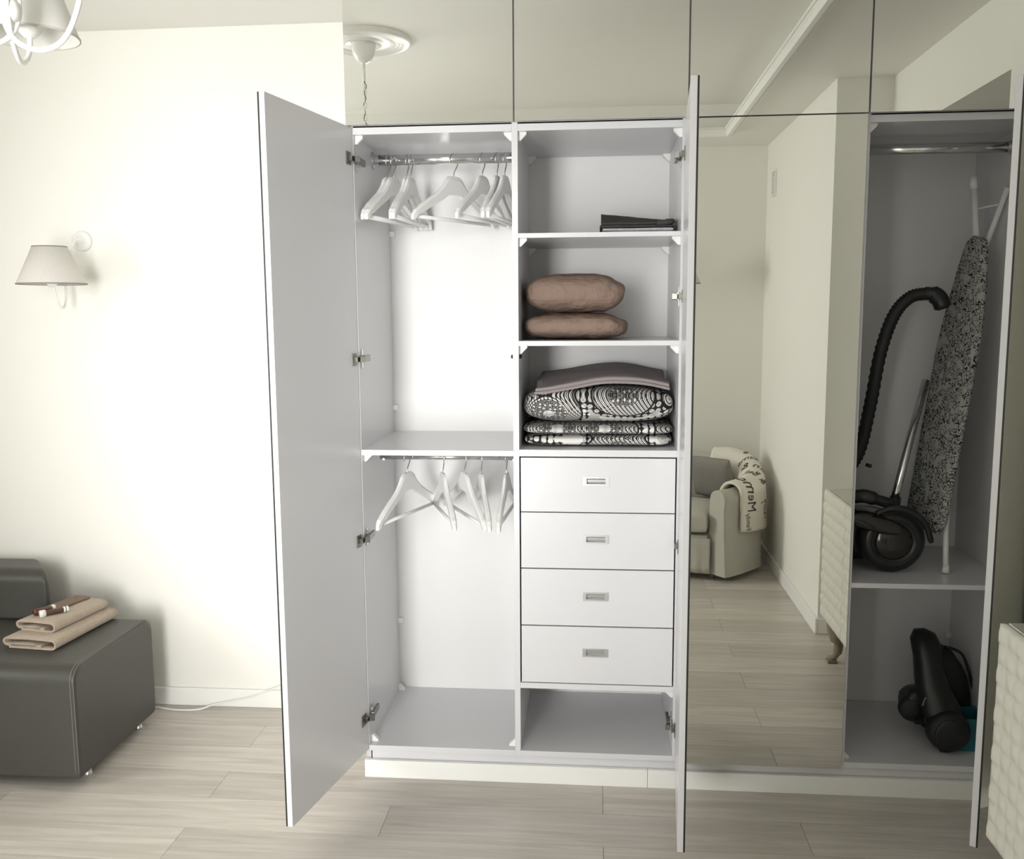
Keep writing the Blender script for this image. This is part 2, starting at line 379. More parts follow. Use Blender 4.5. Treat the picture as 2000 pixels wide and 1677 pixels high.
# right wall: projecting part near the armchair, recessed part beside the wardrobe with a passage opening
bm = newbm()
bx(bm, (XR, YF, 0), (XR2+.15, YP, ZC+.02))
st(obj('wall_right', bm, WALL))
OY0, OY1, OZ = -1.14, -0.37, 2.226
bm = newbm()
bx(bm, (XR2, YP, 0), (XR2+.28, OY0, ZC+.02)); bx(bm, (XR2, OY1, 0), (XR2+.28, YB, ZC+.02)); bx(bm, (XR2, OY0, OZ), (XR2+.28, OY1, ZC+.02))
st(obj('wall_right_recess', bm, WALL))
bm = newbm()   # little hall beyond the opening
bx(bm, (XR2+.28, -2.0, 2.36), (2.9, 0.4, 2.42)); bx(bm, (2.8, -2.0, 0), (2.9, -0.62, 2.36)); bx(bm, (2.8, -0.30, 0), (2.9, 0.4, 2.36)); bx(bm, (2.8, -0.62, 2.24), (2.9, -0.30, 2.36))
bx(bm, (XR2+.28, -2.05, 0), (2.9, -2.0, 2.36)); bx(bm, (XR2+.28, 0.4, 0), (2.9, 0.45, 2.36)); bx(bm, (3.3, -1, 0), (3.35, 0.1, 2.3))
st(obj('wall_hall', bm, WALL))
# tray ceiling: lower border, raised centre
TX0, TX1, TY0, TY1 = -2.55, 1.055, -2.69, -0.30
bm = newbm()
bx(bm, (XL-.1, YF-.1, ZC), (TX0, YB+.1, ZC+.03)); bx(bm, (TX1, YF-.1, ZC), (XR2+.3, YB+.1, ZC+.03))
bx(bm, (TX0, YF-.1, ZC), (TX1, TY0, ZC+.03)); bx(bm, (TX0, TY1, ZC), (TX1, YB+.1, ZC+.03))
bx(bm, (TX0-.02, TY0-.02, ZT), (TX1+.02, TY1+.02, ZT+.04))
for a, b in (((TX0-.02, TY0-.02), (TX0, TY1+.02)), ((TX1, TY0-.02), (TX1+.02, TY1+.02)), ((TX0, TY0-.02), (TX1, TY0)), ((TX0, TY1), (TX1, TY1+.02))):
    bx(bm, (a[0], a[1], ZC+.03), (b[0], b[1], ZT))
st(obj('ceiling', bm, CEIL))
# stepped moulding round the edge of the raised part
def mould(name, p0, p1, inward):
    """p0->p1 outer (wall side) line of the strip, inward = unit vector to the room centre"""
    prof = [(0, 0), (0, -0.012), (0.010, -0.022), (0.014, -0.016), (0.020, -0.028), (0.026, -0.022), (0.034, -0.036), (0.052, -0.036), (0.058, -0.02), (0.058, 0.0)]
    bm = newbm(); inward = Vector(inward); d = (Vector(p1)-Vector(p0)).normalized()
    a = [bm.verts.new(Vector(p0)+inward*u+d*u+Vector((0, 0, v))) for u, v in prof]
    b = [bm.verts.new(Vector(p1)+inward*u-d*u+Vector((0, 0, v))) for u, v in prof]
    for i in range(len(prof)): bm.faces.new((a[i], a[(i+1) % len(prof)], b[(i+1) % len(prof)], b[i]))
    bm.faces.new(a); bm.faces.new(b[::-1])
    return st(obj(name, bm, TRIM))
mx0, mx1, my0, my1 = TX0-.0, 1.008, -2.715, TY1-.02
Zm = ZC-0.0005
mould('trim_1', (mx1, my0, Zm), (mx1, my1, Zm), (-1, 0, 0)); mould('trim_2', (mx0, my0, Zm), (mx1, my0, Zm), (0, 1, 0)); mould('trim_3', (mx0, my0, Zm), (mx0, my1, Zm), (1, 0, 0))
# lip boards that carry the moulding in front of the cove
bm = newbm(); bx(bm, (TX1-.11, TY0, ZC), (TX1, TY1, ZC+.012)); bx(bm, (TX0, TY0, ZC), (TX1-.11, TY0+.035, ZC+.012)); bx(bm, (TX0, TY0+.035, ZC), (TX0+.06, TY1, ZC+.012))
st(obj('trim_4', bm, CEIL))
# baseboards
def base(name, a, b):
    bm = newbm(); bx(bm, a, b, 0.004); return st(obj(name, bm, TRIM))
base('baseboard_back', (XL, YB-.014, 0), (-0.502, YB, 0.070))
base('baseboard_right', (XR-.014, YF, 0), (XR, YP+.014, 0.075)); base('baseboard_right_return', (XR, YP, 0), (XR2, YP+.014, 0.075))
base('baseboard_right_recess', (XR2-.014, YP+.014, 0), (XR2, OY0, 0.075))
base('baseboard_front', (WX1+.02, YF, 0), (XR-.014, YF+.014, 0.075)); base('baseboard_left', (XL, YF, 0), (XL+.014, YB-.014, 0.07))
# floor of staggered planks
bm = newbm(); bx(bm, (XL-.2, YF-.25, -.06), (3.4, YB+.1, -.0095))
floor = st(obj('floor', bm, SEAM))
PW, PL = 0.1715, 1.22
pm = {}
def plank(x0, x1, y0, y1):
    x0 = max(x0, XL); x1 = min(x1, 2.8); y0 = max(y0, YF); y1 = min(y1, YB)
    if x1-x0 < .02 or y1-y0 < .02: return
    g = 0.0011
    key = (round(x1-x0, 3), round(y1-y0, 3))
    if key not in pm:
        bm = newbm(); w, d = x1-x0-g, y1-y0-g
        bx(bm, (-w/2, -d/2, -.0095), (w/2, d/2, 0))
        me = bpy.data.meshes.new('plank'); bm.to_mesh(me); bm.free(); me.materials.append(PLANK); pm[key] = me
    o = bpy.data.objects.new('plank', pm[key]); COL.objects.link(o); o.parent = floor
    o.location = ((x0+x1)/2, (y0+y1)/2, 0)
k0 = -19
for k in range(k0, 4):
    y0 = -0.005+k*PW; off = -0.951 if k % 2 != 0 else -0.375
    if k in (-1, 1): off = -0.951
    n0 = int((XL-off)/PL)-1
    for j in range(n0, n0+6): plank(off+j*PL, off+(j+1)*PL, y0, y0+PW)

# ------------------------------------------------------------------ wardrobe
Z1, Z0, WD = 2.038, 0.0947, 0.49
YBK = 0.49
wr = thing('wardrobe', 'tall white built-in wardrobe with mirrored doors, three of them open', 'wardrobe', (0, 0, 0))
T = 0.016
for x0, x1 in ((-.5, -.482), (-.009, .009), (.486, .504), (.993, 1.011), (1.485, 1.503)):
    box('side_panel', (x0, 0, .088), (x1, YBK, 2.485), MELA, wr, .0008)
cols = [(-.482, -.009), (.009, .486), (.504, .993), (1.011, 1.485)]
for (a, b) in cols:
    box('back_panel', (a, YBK-.006, .106), (b, YBK, 2.016), HDF, wr)
    box('back_panel', (a, YBK-.006, 2.0365), (b, YBK, 2.47), HDF, wr)
    box('bottom_board', (a, 0, .088), (b, YBK-.006, .106), MELA, wr, .0008)
    box('middle_board', (a, 0, 2.016), (b, YBK-.006, 2.0365), MELA, wr, .0008)
    box('top_board', (a, 0, 2.467), (b, YBK-.006, 2.485), MELA, wr, .0008)
box('toe_rail', (-.476, .012, .030), (1.50, .026, .087), MELA, wr)
box('side_foot', (-.498, .02, 0), (-.482, .46, .087), MELA, wr)
box('plinth', (-.498, -.006, 0), (.4095, .008, .0586), TRIM, wr, .001)
box('plinth', (.4105, -.006, 0), (1.51, .008, .0586), TRIM, wr, .001)
# shelves
box('shelf', (-.482, .001, 1.054), (-.009, YBK-.006, 1.071), MELA, wr, .0008)
for z0, z1 in ((1.709, 1.723), (1.390, 1.405), (1.054, 1.075), (.314, .332)):
    box('shelf', (.009, .001, z0), (.486, YBK-.006, z1), MELA, wr, .0008)
box('shelf', (1.011, .001, .661), (1.485, YBK-.006, .676), MELA, wr, .0008)
box('shelf', (.504, .03, 1.054), (.993, YBK-.006, 1.071), MELA, wr, .0008)
# corner brackets (small white triangular plastic blocks)
brm = None
def bracket(x, y, z, sx, sz=-1, s=.024):
    global brm
    if brm is None:
        bm = newbm(); prism(bm, [(0, 0, 0), (1, 0, 0), (1, 0, -.25), (.25, 0, -1), (0, 0, -1)], (0, .7, 0))
        brm = obj('corner_bracket', bm, PLAST, wr)
        o = brm
    else:
        o = brm.copy(); COL.objects.link(o)
    o.location = (x, y, z); o.scale = (sx*s, s, -sz*s)
for x, z, sx in ((-.482, 2.016, 1), (-.009, 2.016, -1), (.009, 2.016, 1), (.486, 2.016, -1), (.009, 1.709, 1), (.486, 1.709, -1), (.009, 1.390, 1), (.486, 1.390, -1), (1.011, 2.016, 1), (.486, .314, -1)):
    bracket(x, .02, z, sx)
for x, z, sx in ((.009, 2.016, 1), (.486, 2.016, -1), (.009, 1.709, 1), (.486, 1.709, -1)):
    bracket(x, .455, z, sx)
for x, y, z, sx in ((-.482, .03, .106, 1), (-.482, .45, .106, 1), (-.009, .03, .106, -1), (1.011, .03, .106, 1)):
    bracket(x, y, z, sx, 1, .022)
bracket(-.482, .03, 1.054, 1)
# clips that hold the back board
for x, z in ((-.482, 1.765), (-.482, 1.156), (-.482, .367), (1.467, 1.60), (1.467, .36)):
    box('panel_clip', (x, YBK-.024, z-.009), (x+.018, YBK-.006, z+.009), PLAST, wr, .001)
# latch studs on the divider
for x0, x1 in ((-.016, -.009), (.009, .017)):
    bm = newbm(); lathe(bm, [(0, 0), (.006, 0), (.006, .006), (.003, .008), (0, .008)], 10, axis='x')
    o = obj('latch_stud', bm, BLACKM, wr, (x1 if x0 < 0 else x0, .03, 1.357))
    if x0 < 0: o.rotation_euler = (0, 0, PI)
# hanging rails
def rail(x0, x1, y, z, ra, rb, fl=True):
    bm = newbm()
    n = 14
    A = [bm.verts.new((0, ra*math.cos(2*PI*k/n), rb*math.sin(2*PI*k/n))) for k in range(n)]
    B = [bm.verts.new((x1-x0, ra*math.cos(2*PI*k/n), rb*math.sin(2*PI*k/n))) for k in range(n)]
    for k in range(n):
        f = bm.faces.new((A[k], A[(k+1) % n], B[(k+1) % n], B[k])); f.smooth = True
    bm.faces.new(A[::-1]); bm.faces.new(B)
    ro = obj('hanging_rail', bm, CHROME, wr, (x0, y, z))
    if fl:
        for q, s in ((0, 1), (x1-x0, -1)):
            b2 = newbm(); lathe(b2, [(0, 0), (.027, 0), (.027, .003), (.021, .006), (.0175, .006), (.0175, .02), (0, .02)], 18, axis='x')
            o = obj('flange', b2, STEEL, ro, (q, 0, 0))
            if s < 0: o.rotation_euler = (0, 0, PI)
    return ro
RZ1, RY1 = 1.981, .25
rail(-.482, -.009, RY1, RZ1, .013, .0165)
RZ2, RY2 = 1.020, .20
r_lo = rail(-.470, -.016, RY2, RZ2, .0075, .009, False)
for q in (0.012, .444):
    b2 = newbm(); bx(b2, (q-.004, -.006, -.012), (q+.004, .006, .034), .001); obj('rail_holder', b2, STEEL, r_lo)
rail(1.011, 1.485, .20, 1.972, .0125, .0155)
# drawers
dz = [(.883, 1.050), (.7055, .8795), (.5225, .7015), (.3355, .5185)]
for i, (a, b) in enumerate(dz):
    hz = (.979, .798, .617, .436)[i]
    cx, hw, hh, cut = .2435, .0395, .0135, .0
    bm = newbm(); x0, x1 = .0135, .4815
    ix, iz = .029, .0085
    bx(bm, (x0, .001, a), (cx-ix, .018, b)); bx(bm, (cx+ix, .001, a), (x1, .018, b)); bx(bm, (cx-ix, .001, a), (cx+ix, .018, hz-iz)); bx(bm, (cx-ix, .001, hz+iz), (cx+ix, .018, b))
    bmesh.ops.remove_doubles(bm, verts=bm.verts, dist=1e-5)
    dr = obj('drawer', bm, MELA, wr)
    bm = newbm(); bx(bm, (.03, .018, a+.02), (.465, .44, b-.03)); obj('drawer_box', bm, MELA, dr)
    bm = newbm()   # recessed metal pull: frame and dished well
    for p, q in (((cx-hw, hz-hh), (cx-ix, hz+hh)), ((cx+ix, hz-hh), (cx+hw, hz+hh)), ((cx-ix, hz-hh), (cx+ix, hz-iz)), ((cx-ix, hz+iz), (cx+ix, hz+hh))):
        bx(bm, (p[0], -.0012, p[1]), (q[0], .002, q[1]))
    hd = obj('handle', bm, STEEL, dr)
    bm = newbm(); vs = [bm.verts.new(p) for p in ((cx-ix, .001, hz+iz), (cx+ix, .001, hz+iz), (cx+ix, .009, hz+.004), (cx-ix, .009, hz+.004), (cx+ix, .0095, hz-.0045), (cx-ix, .0095, hz-.0045), (cx+ix, .014, hz-iz), (cx-ix, .014, hz-iz))]
    bm.faces.new((vs[0], vs[1], vs[2], vs[3])); bm.faces.new((vs[3], vs[2], vs[4], vs[5])); bm.faces.new((vs[5], vs[4], vs[6], vs[7]))
    obj('handle_well', bm, STEEL, hd)
# doors
def door(name, hinge, side, th, z0, z1, wd, lean=0.0, x_in=0.0025):
    """side=1: hinged on the left, -1: on the right; local x runs from the hinge to the free edge, local -y is the mirror face"""
    bm = newbm(); xa, xb = sorted((side*x_in, side*wd))
    bx(bm, (xa, -.0155, z0), (xb, 0, z1), .0007)
    d = obj(name, bm, MELA, wr, hinge)
    d.rotation_euler = (0, lean, -th if side > 0 else th)
    bm = newbm(); vs = bx(bm, (xa, -.0200, z0), (xb, -.0156, z1))
    for f in bm.faces: f.material_index = 0 if f.normal.y < -.5 else 1
    obj('mirror', bm, [MIRR, MEDGE], d)
    return d
def hinge_set(d, side, zs, opened):
    for z in zs:
        bm = newbm(); s = side     # cup plate on the door
        bx(bm, (min(s*.016, s*.046), 0, z-.019), (max(s*.016, s*.046), .0025, z+.019), .0008)
        bx(bm, (min(s*.010, s*.03), .002, z-.008), (max(s*.010, s*.03), .012, z+.008), .001)
        h = obj('hinge', bm, DSTEEL, d)
for (a, b, nm) in ((-.5, 0, 0), (0, .5, 0), (.5, 1.0, 0), (1.0, 1.503, 0)):
    door('upper_door', (a, -.002, 0), 1, 0, Z1+.0015, 2.483, b-a-.0025)
door('door', (.503, -.002, 0), 1, 0, Z0, Z1-.0025, .4935)
d1 = door('door', (-.4835, -.004, 0), 1, 1.7708, Z0, Z1-.002, .4857, x_in=.0)
d2 = door('door', (.4880, -.004, 0), -1, 1.503, Z0, Z1-.002, .508, lean=-.0045, x_in=.0)
d2.location.x += .0045*1.06
d5 = door('door', (1.4865, -.004, 0), -1, 1.0114, Z0, Z1-.002, .4956, x_in=.0)
for d in (d1, d2, d5):
    for ch in d.children: pass
hinge_set(d1, 1, (1.944, 1.352, .789, .205), True)
hinge_set(d2, -1, (1.936, 1.534, .789, .207), True)
hinge_set(d5, -1, (1.944, 1.352, .789, .205), True)
# carcass half of each hinge: cross plate and arm
def hinge_arm(x, s, zs):
    for z in zs:
        bm = newbm()
        bx(bm, (min(x, x+s*.003), .026, z-.029), (max(x, x+s*.003), .040, z-.010), .001)
        bx(bm, (min(x, x+s*.003), .026, z+.010), (max(x, x+s*.003), .040, z+.029), .001)
        bx(bm, (min(x+s*.001, x+s*.007), .022, z-.012), (max(x+s*.001, x+s*.007), .044, z+.012), .001)
        ob = obj('hinge_plate', bm, CHROME, wr)
        bm = newbm()
        bx(bm, (min(x+s*.0072, x+s*.017), .006, z-.010), (max(x+s*.0072, x+s*.017), .082, z+.010), .002)
        prism(bm, [(x+s*.006, .006, z-.008), (x+s*.016, .006, z-.008), (x+s*.024, -.016, z-.008), (x+s*.010, -.020, z-.008)], (0, 0, .016))
        obj('hinge_arm', bm, DSTEEL, ob)
hinge_arm(-.482, 1, (1.944, 1.352, .789, .205)); hinge_arm(.486, -1, (1.936, 1.534, .207)); hinge_arm(1.485, -1, (1.944, 1.352, .789, .205))

# ------------------------------------------------------------------ clothes hangers
def make_hanger(rail_drop):
    root = thing('clothes_hanger', '-', 'hanger')
    bm = newbm()
    secs = [(-.212, -.133, .018, .010, -.016), (-.200, -.124, .027, .017, -.010), (-.186, -.114, .022, .018, -.008), (-.165, -.103, .028, .018, -.005), (-.12, -.080, .030, .016, 0), (-.085, -.062, .033, .015, 0), (-.060, -.046, .044, .014, 0), (-.040, -.028, .056, .014, 0), (-.026, -.021, .058, .014, 0), (0, -.020, .058, .014, 0)]
    secs = secs+[(-x, z, h, t, o) for x, z, h, t, o in secs[-2::-1]]
    rings = []
    for x, z, h, t, off in secs:
        r = []
        for cy, cz in ((-.5, -.5), (.5, -.5), (.5, .25), (.25, .5), (-.25, .5), (-.5, .25)):
            r.append(bm.verts.new((x, cy*t+off*.3, z+cz*h)))
        rings.append(r)
    for i in range(len(rings)-1):
        for k in range(6): bm.faces.new((rings[i][k], rings[i][(k+1) % 6], rings[i+1][(k+1) % 6], rings[i+1][k]))
    bm.faces.new(rings[0]); bm.faces.new(rings[-1][::-1])
    bmesh.ops.translate(bm, verts=bm.verts, vec=(0, 0, -rail_drop))
    obj('shoulder_bar', bm, LACQ, root)
    bm = newbm(); tube(bm, [(-.196, 0, -rail_drop-.130), (.196, 0, -rail_drop-.130)], .006, 8); obj('trouser_bar', bm, LACQ, root)
    bm = newbm()
    pts = [(0, 0, -rail_drop+.0), (0, 0, -rail_drop+.018), (.006, 0, -.030), (.019, 0, -.012), (.0205, 0, .004), (.014, 0, .018), (0, 0, .0225), (-.014, 0, .017), (-.0205, 0, .003), (-.018, 0, -.008)]
    tube(bm, pts, .0019, 6, smooth_pts=4); obj('hook', bm, STEEL, root)
    return root
up = [(-.431, 78, 'white wooden hanger hanging first from the left on the upper rail'), (-.415, 77, 'second white hanger from the left on the upper rail, paired close to the first'),
      (-.370, 85.5, 'third white hanger from the left on the upper rail'), (-.358, 84.5, 'fourth white hanger from the left on the upper rail, touching the third'),
      (-.218, 60, 'lone white hanger turned most broadside in the middle of the upper rail'), (-.125, 73.5, 'third white hanger from the divider on the upper rail'),
      (-.078, 82.5, 'second white hanger from the divider on the upper rail'), (-.053, 80, 'white hanger nearest the divider on the upper rail')]
lo = [(-.380, 73, 'white hanger at the left end of the lower rail, front end pointing left'), (-.260, -70.5, 'second white hanger from the left on the lower rail, front end pointing right'),
      (-.189, -64, 'middle white hanger on the lower rail'), (-.133, -75.5, 'fourth white hanger from the left on the lower rail'), (-.050, 87, 'white hanger nearest the divider on the lower rail')]
hp = make_hanger(.058); first = True
for lst, y, z, g, dz_ in ((up, RY1, RZ1, 'hangers on the upper rail', 0), (lo, RY2, RZ2, 'hangers on the lower rail', 0)):
    for x, a, lab in lst:
        o = hp if first else copy_tree(hp); first = False
        o.location = (x, y, z-.0065+(.003 if g.endswith('lower rail') else .0)); o.rotation_euler = (0, 0, R(a)); tag(o, lab, 'hanger', g)

# ------------------------------------------------------------------ linen on the shelves
def creases(bm, amp, sc, seed):
    for v in bm.verts:
        q = v.co*sc+Vector((seed*3.7, seed, 0))
        n = noise.noise(q)+.5*noise.noise(q*2.3)+.9*(abs(noise.noise(q*Vector((1, 1, .55)).length)) - .3)
        v.co += v.co.normalized()*0+Vector((amp*.5*noise.noise(q+Vector((9, 1, 3))), amp*n, amp*.7*n))
def pillow(name, label, loc, w, d, h, seed, rz=0, sx=0):
    root = thing(name, label, 'pillow', loc, rz, 'taupe pillows on the middle shelf')
    bm = newbm(); soft_box(bm, w, d, h, 4.6, 2.7, 40)
    bm.normal_update()
    for v in bm.verts:      # gathers towards the right end, soft puckers elsewhere
        sx_, sy_, zz = v.co.x/(w/2), v.co.y/(d/2), (v.co.z-h/2)/(h/2)
        q = Vector((v.co.x*26+seed*7, v.co.y*6, v.co.z*24))
        g_ = max(0, sx_+.05)**1.2
        fan = math.sin(v.co.x*95-v.co.z*70*(1 if seed == 2 else -1)+2.6*noise.noise(q*.4))
        dv = .0022*noise.noise(q)+.0016*noise.noise(q*2.3)+.0042*g_*(fan*.6+.8*noise.noise(q*.9))
        if zz > .35 and sx_ < .5: dv *= .6
        v.co += v.normal*dv
        v.co.z -= h*.20*max(0, sx_-.45)**1.3*(zz > 0)*zz - h*.0
        v.co.z = max(v.co.z, .0005)
    obj('pillow_case', bm, TAUPE, root)
    bm = newbm()           # piped seams along the front edge
    for zz in (.30, .74):
        pts = []
        for i in range(19):
            sx_ = -0.84+1.52*i/18
            e = max(0.0, 1-abs(sx_)**4.6)**.5
            z_ = h/2+(zz-.5)*h*(.55+.45*e)
            zn = abs((z_-h/2)/(h/2)); yy = (max(0, (1-zn**2.7)**(4.6/2.7)-abs(sx_)**4.6))**(1/4.6)
            pts.append((sx_*w/2, -d/2*yy-.0008, z_))
        tube(bm, pts, .0014, 5, smooth_pts=2)
    obj('piping', bm, TAUPE, root)
    return root
pillow('pillow', 'lower taupe pillow, squashed under another on the middle shelf', (.180, .240, 1.4055), .326, .37, .084, 1, R(-2))
pillow('pillow', 'upper taupe pillow, the plumper one on top of the stack', (.172, .240, 1.4880), .312, .37, .124, 2, R(2))
# duvet folded in three with lace print
dv = thing('folded_duvet', 'thick folded duvet printed with black and white lace above the drawers', 'duvet', (.2475, .24, 1.0755))
for (w, d, h, z, sd, nm) in ((.462, .375, .038, 0, 3, 'bottom_fold'), (.466, .380, .034, .036, 4, 'middle_fold'), (.472, .385, .118, .068, 5, 'top_fold')):
    bm = newbm(); soft_box(bm, w, d, h, 6 if h > .1 else 9, 2.8 if h > .1 else 3.4, 34)
    for v in bm.verts:
        q = Vector((v.co.x*7+sd, v.co.y*7, v.co.z*12+sd)); v.co += Vector((0, .005*noise.noise(q), (.004 if h > .1 else .0015)*noise.noise(q*1.3)*(v.co.z > h*.4)))
    uvl = bm.loops.layers.uv['UVMap']
    for f in bm.faces:
        for l in f.loops:
            c = l.vert.co; l[uvl].uv = (c.x+sd*.23, (c.z+z)*1.25-(c.y+d/2)*.9+sd*.11)
    obj(nm, bm, LACE, dv, (0, 0, z))
# mauve sheet laid over the duvet
def drape_sheet(name, label, cat, fn, nx, ny, th, m):
    bm = newbm()
    top = [[bm.verts.new(Vector(fn(i/nx, j/ny))+Vector((0, 0, th))) for j in range(ny+1)] for i in range(nx+1)]
    bot = [[bm.verts.new(Vector(fn(i/nx, j/ny))) for j in range(ny+1)] for i in range(nx+1)]
    for i in range(nx):
        for j in range(ny):
            for g, fl in ((top, 0), (bot, 1)):
                q = [g[i][j], g[i+1][j], g[i+1][j+1], g[i][j+1]]
                f = bm.faces.new(q[::-1] if fl else q); f.smooth = True
    rim = [(i, 0) for i in range(nx)]+[(nx, j) for j in range(ny)]+[(i, ny) for i in range(nx, 0, -1)]+[(0, j) for j in range(ny, 0, -1)]
    for k in range(len(rim)):
        a, b = rim[k], rim[(k+1) % len(rim)]
        bm.faces.new((bot[a[0]][a[1]], bot[b[0]][b[1]], top[b[0]][b[1]], top[a[0]][a[1]]))
    return bm
def mv(u, v, up=0.0):
    x = .052+.414*u; y = .065+.34*v
    z = 1.2335+.040*math.exp(-((u-.62)/.42)**2)+.034*v*(1-.25*u)+.012*max(0, v-.2)*0
    e = 1-abs(2*u-1)**3.2
    return (x-.2475+.004*math.sin(v*9), y-.24+.01*u, z-1.0755+.004*noise.noise(Vector((u*4, v*4, 2)))+up)
sh = thing('folded_sheet', 'mauve grey folded sheet laid over the lace duvet', 'sheet', (.2475, .24, 1.0755))
obj('lower_fold', drape_sheet('', '', '', lambda u, v: mv(u, v), 22, 14, .0075, MAUVE), MAUVE, sh)
obj('upper_fold', drape_sheet('', '', '', lambda u, v: mv(u*.99+.006, v*.985+.012, .0092), 22, 14, .0085, MAUVE), MAUVE, sh)
# charcoal and lilac sheets on the top shelf
ps = thing('folded_sheet', 'pale lilac patterned sheet folded under the charcoal one', 'sheet', (.362, .22, 1.7235), 0)
for k, (w, d, h) in enumerate(((.218, .25, .0095), (.212, .245, .0095))):
    bm = newbm(); slab(bm, w, d, h, .75, 16, 12, 7, .002, 6+k); obj('fold', bm, LILAC, ps, (.003*k, .002, .0097*k))
cs = thing('folded_sheet', 'charcoal sheet folded on top of the pale lilac one', 'sheet', (.362, .22, 1.7435), 0)
def wedge(nm, w, d, zb_, zt_, m, par, rnd=.006):
    """folded cloth body: bottom zb_(u,v), top zt_(u,v), rounded front edge"""
    bm = newbm(); nx, ny, nr = 20, 14, 6
    A = []
    for i in range(nx+1):
        u = i/nx; row = []
        for j in range(ny+1): row.append(bm.verts.new((w*(u-.5), -d/2+d*j/ny, zt_(u, j/ny))))
        zt0, zb0 = zt_(u, 0), zb_(u, 0)
        arc_ = [bm.verts.new((w*(u-.5), -d/2-(zt0-zb0)*.5*math.sin(PI*k/nr), (zt0+zb0)/2+(zt0-zb0)/2*math.cos(PI*k/nr))) for k in range(1, nr)]
        bot = [bm.verts.new((w*(u-.5), -d/2+d*j/ny, zb_(u, j/ny))) for j in range(ny+1)]
        A.append(row[::-1]+arc_+bot)
    for i in range(nx):
        for k in range(len(A[0])-1):
            f = bm.faces.new((A[i][k], A[i+1][k], A[i+1][k+1], A[i][k+1])); f.smooth = True
        bm.faces.new((A[i][-1], A[i+1][-1], A[i+1][0], A[i][0]))
    bm.faces.new(A[0]); bm.faces.new(A[-1][::-1])
    return obj(nm, bm, m, par)
sl = lambda u, v: .0015*noise.noise(Vector((u*6, v*6, 4)))
wedge('lower_fold', .222, .235, lambda u, v: .0003, lambda u, v: .0075+sl(u, v)+.020*v*(1-.5*u), CHARC, cs)
wedge('upper_fold', .214, .225, lambda u, v: .0085+sl(u, v)+.0205*v*(1-.5*u), lambda u, v: .0165+sl(u, v)+(.048-.022*u)*v, CHARC, cs)
bm = newbm(); tube(bm, [(.060, -.120, .012), (.088, -.122, .014), (.106, -.105, .018), (.110, -.02, .024), (.106, .08, .036)], .0085, 8, smooth_pts=5); obj('rolled_edge', bm, CHARC, cs)

# ------------------------------------------------------------------ ironing board
P0, P1 = Vector((1.290, .235, .795)), Vector((1.418, .262, 1.715))
ax = (P1-P0).normalized(); wv = Vector((.17, -.985, .03)).normalized(); wv = (wv-ax*wv.dot(ax)).normalized(); nv = ax.cross(wv).normalized()
if nv.x > 0: nv = -nv
ib = thing('ironing_board', 'folded ironing board with grey curl-print cover standing nose up in the right compartment', 'ironing board', (1.29, .235, .676))
O0 = Vector(ib.location); LEN = (P1-P0).length
def ibw(s):
    if s < .03: return .112*math.sqrt(max(0, 1-((.03-s)/.03)**2))*.25+.084
    t = s/LEN
    if t < .62: return .112
    k = (t-.62)/.38
    return .022+.090*math.sqrt(max(0, 1-k**2.0))*(1-.30*k) if k < 1 else .006
bm = newbm(); ns = 30; rings = []
for i in range(ns+1):
    s = LEN*(1-(1-i/ns)**1.25); w = ibw(s); c = P0+ax*s-O0
    r = []
    for (a, b) in ((-1, -.2), (-.97, .55), (-.85, 1), (0, 1.15), (.85, 1), (.97, .55), (1, -.2), (1, -1), (0, -1), (-1, -1)):
        r.append(bm.verts.new(c+wv*(w*a)+nv*(.011*b)))
    rings.append(r)
for i in range(ns):
    for k in range(10):
        f = bm.faces.new((rings[i][k], rings[i][(k+1) % 10], rings[i+1][(k+1) % 10], rings[i+1][k])); f.smooth = True
bm.faces.new(rings[0]); bm.faces.new(rings[-1][::-1])
obj('cover', bm, CURL, ib)
def seg(name, pts, r, m=PLAST, par=ib, O=O0, sp=0, n=10):
    bm = newbm(); tube(bm, [Vector(p)-O for p in pts], r, n, smooth_pts=sp); return obj(name, bm, m, par)
seg('leg', [(1.412, .30, 1.885), (1.425, .285, 1.69), (1.37, .27, 1.2), (1.333, .20, .80)], .0105)
seg('leg', [(1.474, .20, 1.855), (1.455, .295, 1.68), (1.38, .285, 1.1), (1.335, .16, .79), (1.330, .13, .683)], .0085)
seg('foot_cap', [(1.411, .302, 1.900), (1.4125, .30, 1.862)], .0125)
seg('foot_cap', [(1.331, .1325, .702), (1.329, .128, .677)], [.0095, .013])
seg('leg_brace', [(1.417, .295, 1.80), (1.464, .235, 1.808)], .003)

# ------------------------------------------------------------------ canister vacuum cleaner with hose
vc = thing('vacuum_cleaner', 'black canister vacuum cleaner with ribbed hose and big wheel on the compartment shelf', 'vacuum cleaner', (1.165, .20, .676))
OV = Vector(vc.location)
bm = newbm(); wc = Vector((1.166, .13, .676+.100))-OV
lathe(bm, [(0, -.012), (.060, -.012), (.066, -.018), (.082, -.018), (.094, -.008), (.100, .006), (.100, .022), (.092, .034), (.03, .040), (0, .040)], 40, wc, 'y')
wh = obj('wheel', bm, BLACKP, vc)
bm = newbm(); lathe(bm, [(0, -.022), (.018, -.022), (.052, -.016), (.060, -.010), (.060, .0)], 32, wc, 'y'); obj('hub_cap', bm, VACGL, wh)
bm = newbm(); lathe(bm, [(.0635, -.0195), (.0655, -.021), (.068, -.0195)], 40, wc, 'y'); obj('wheel_ring', bm, BLACKM, wh)
bm = newbm()
ring_prof = [(1.02, 1.0)]
slab(bm, .24, .20, .165, .25, 20, 18, 3.0)
bmesh.ops.translate(bm, verts=bm.verts, vec=Vector((1.10, .27, .690))-OV); obj('body', bm, BLACKP, vc)
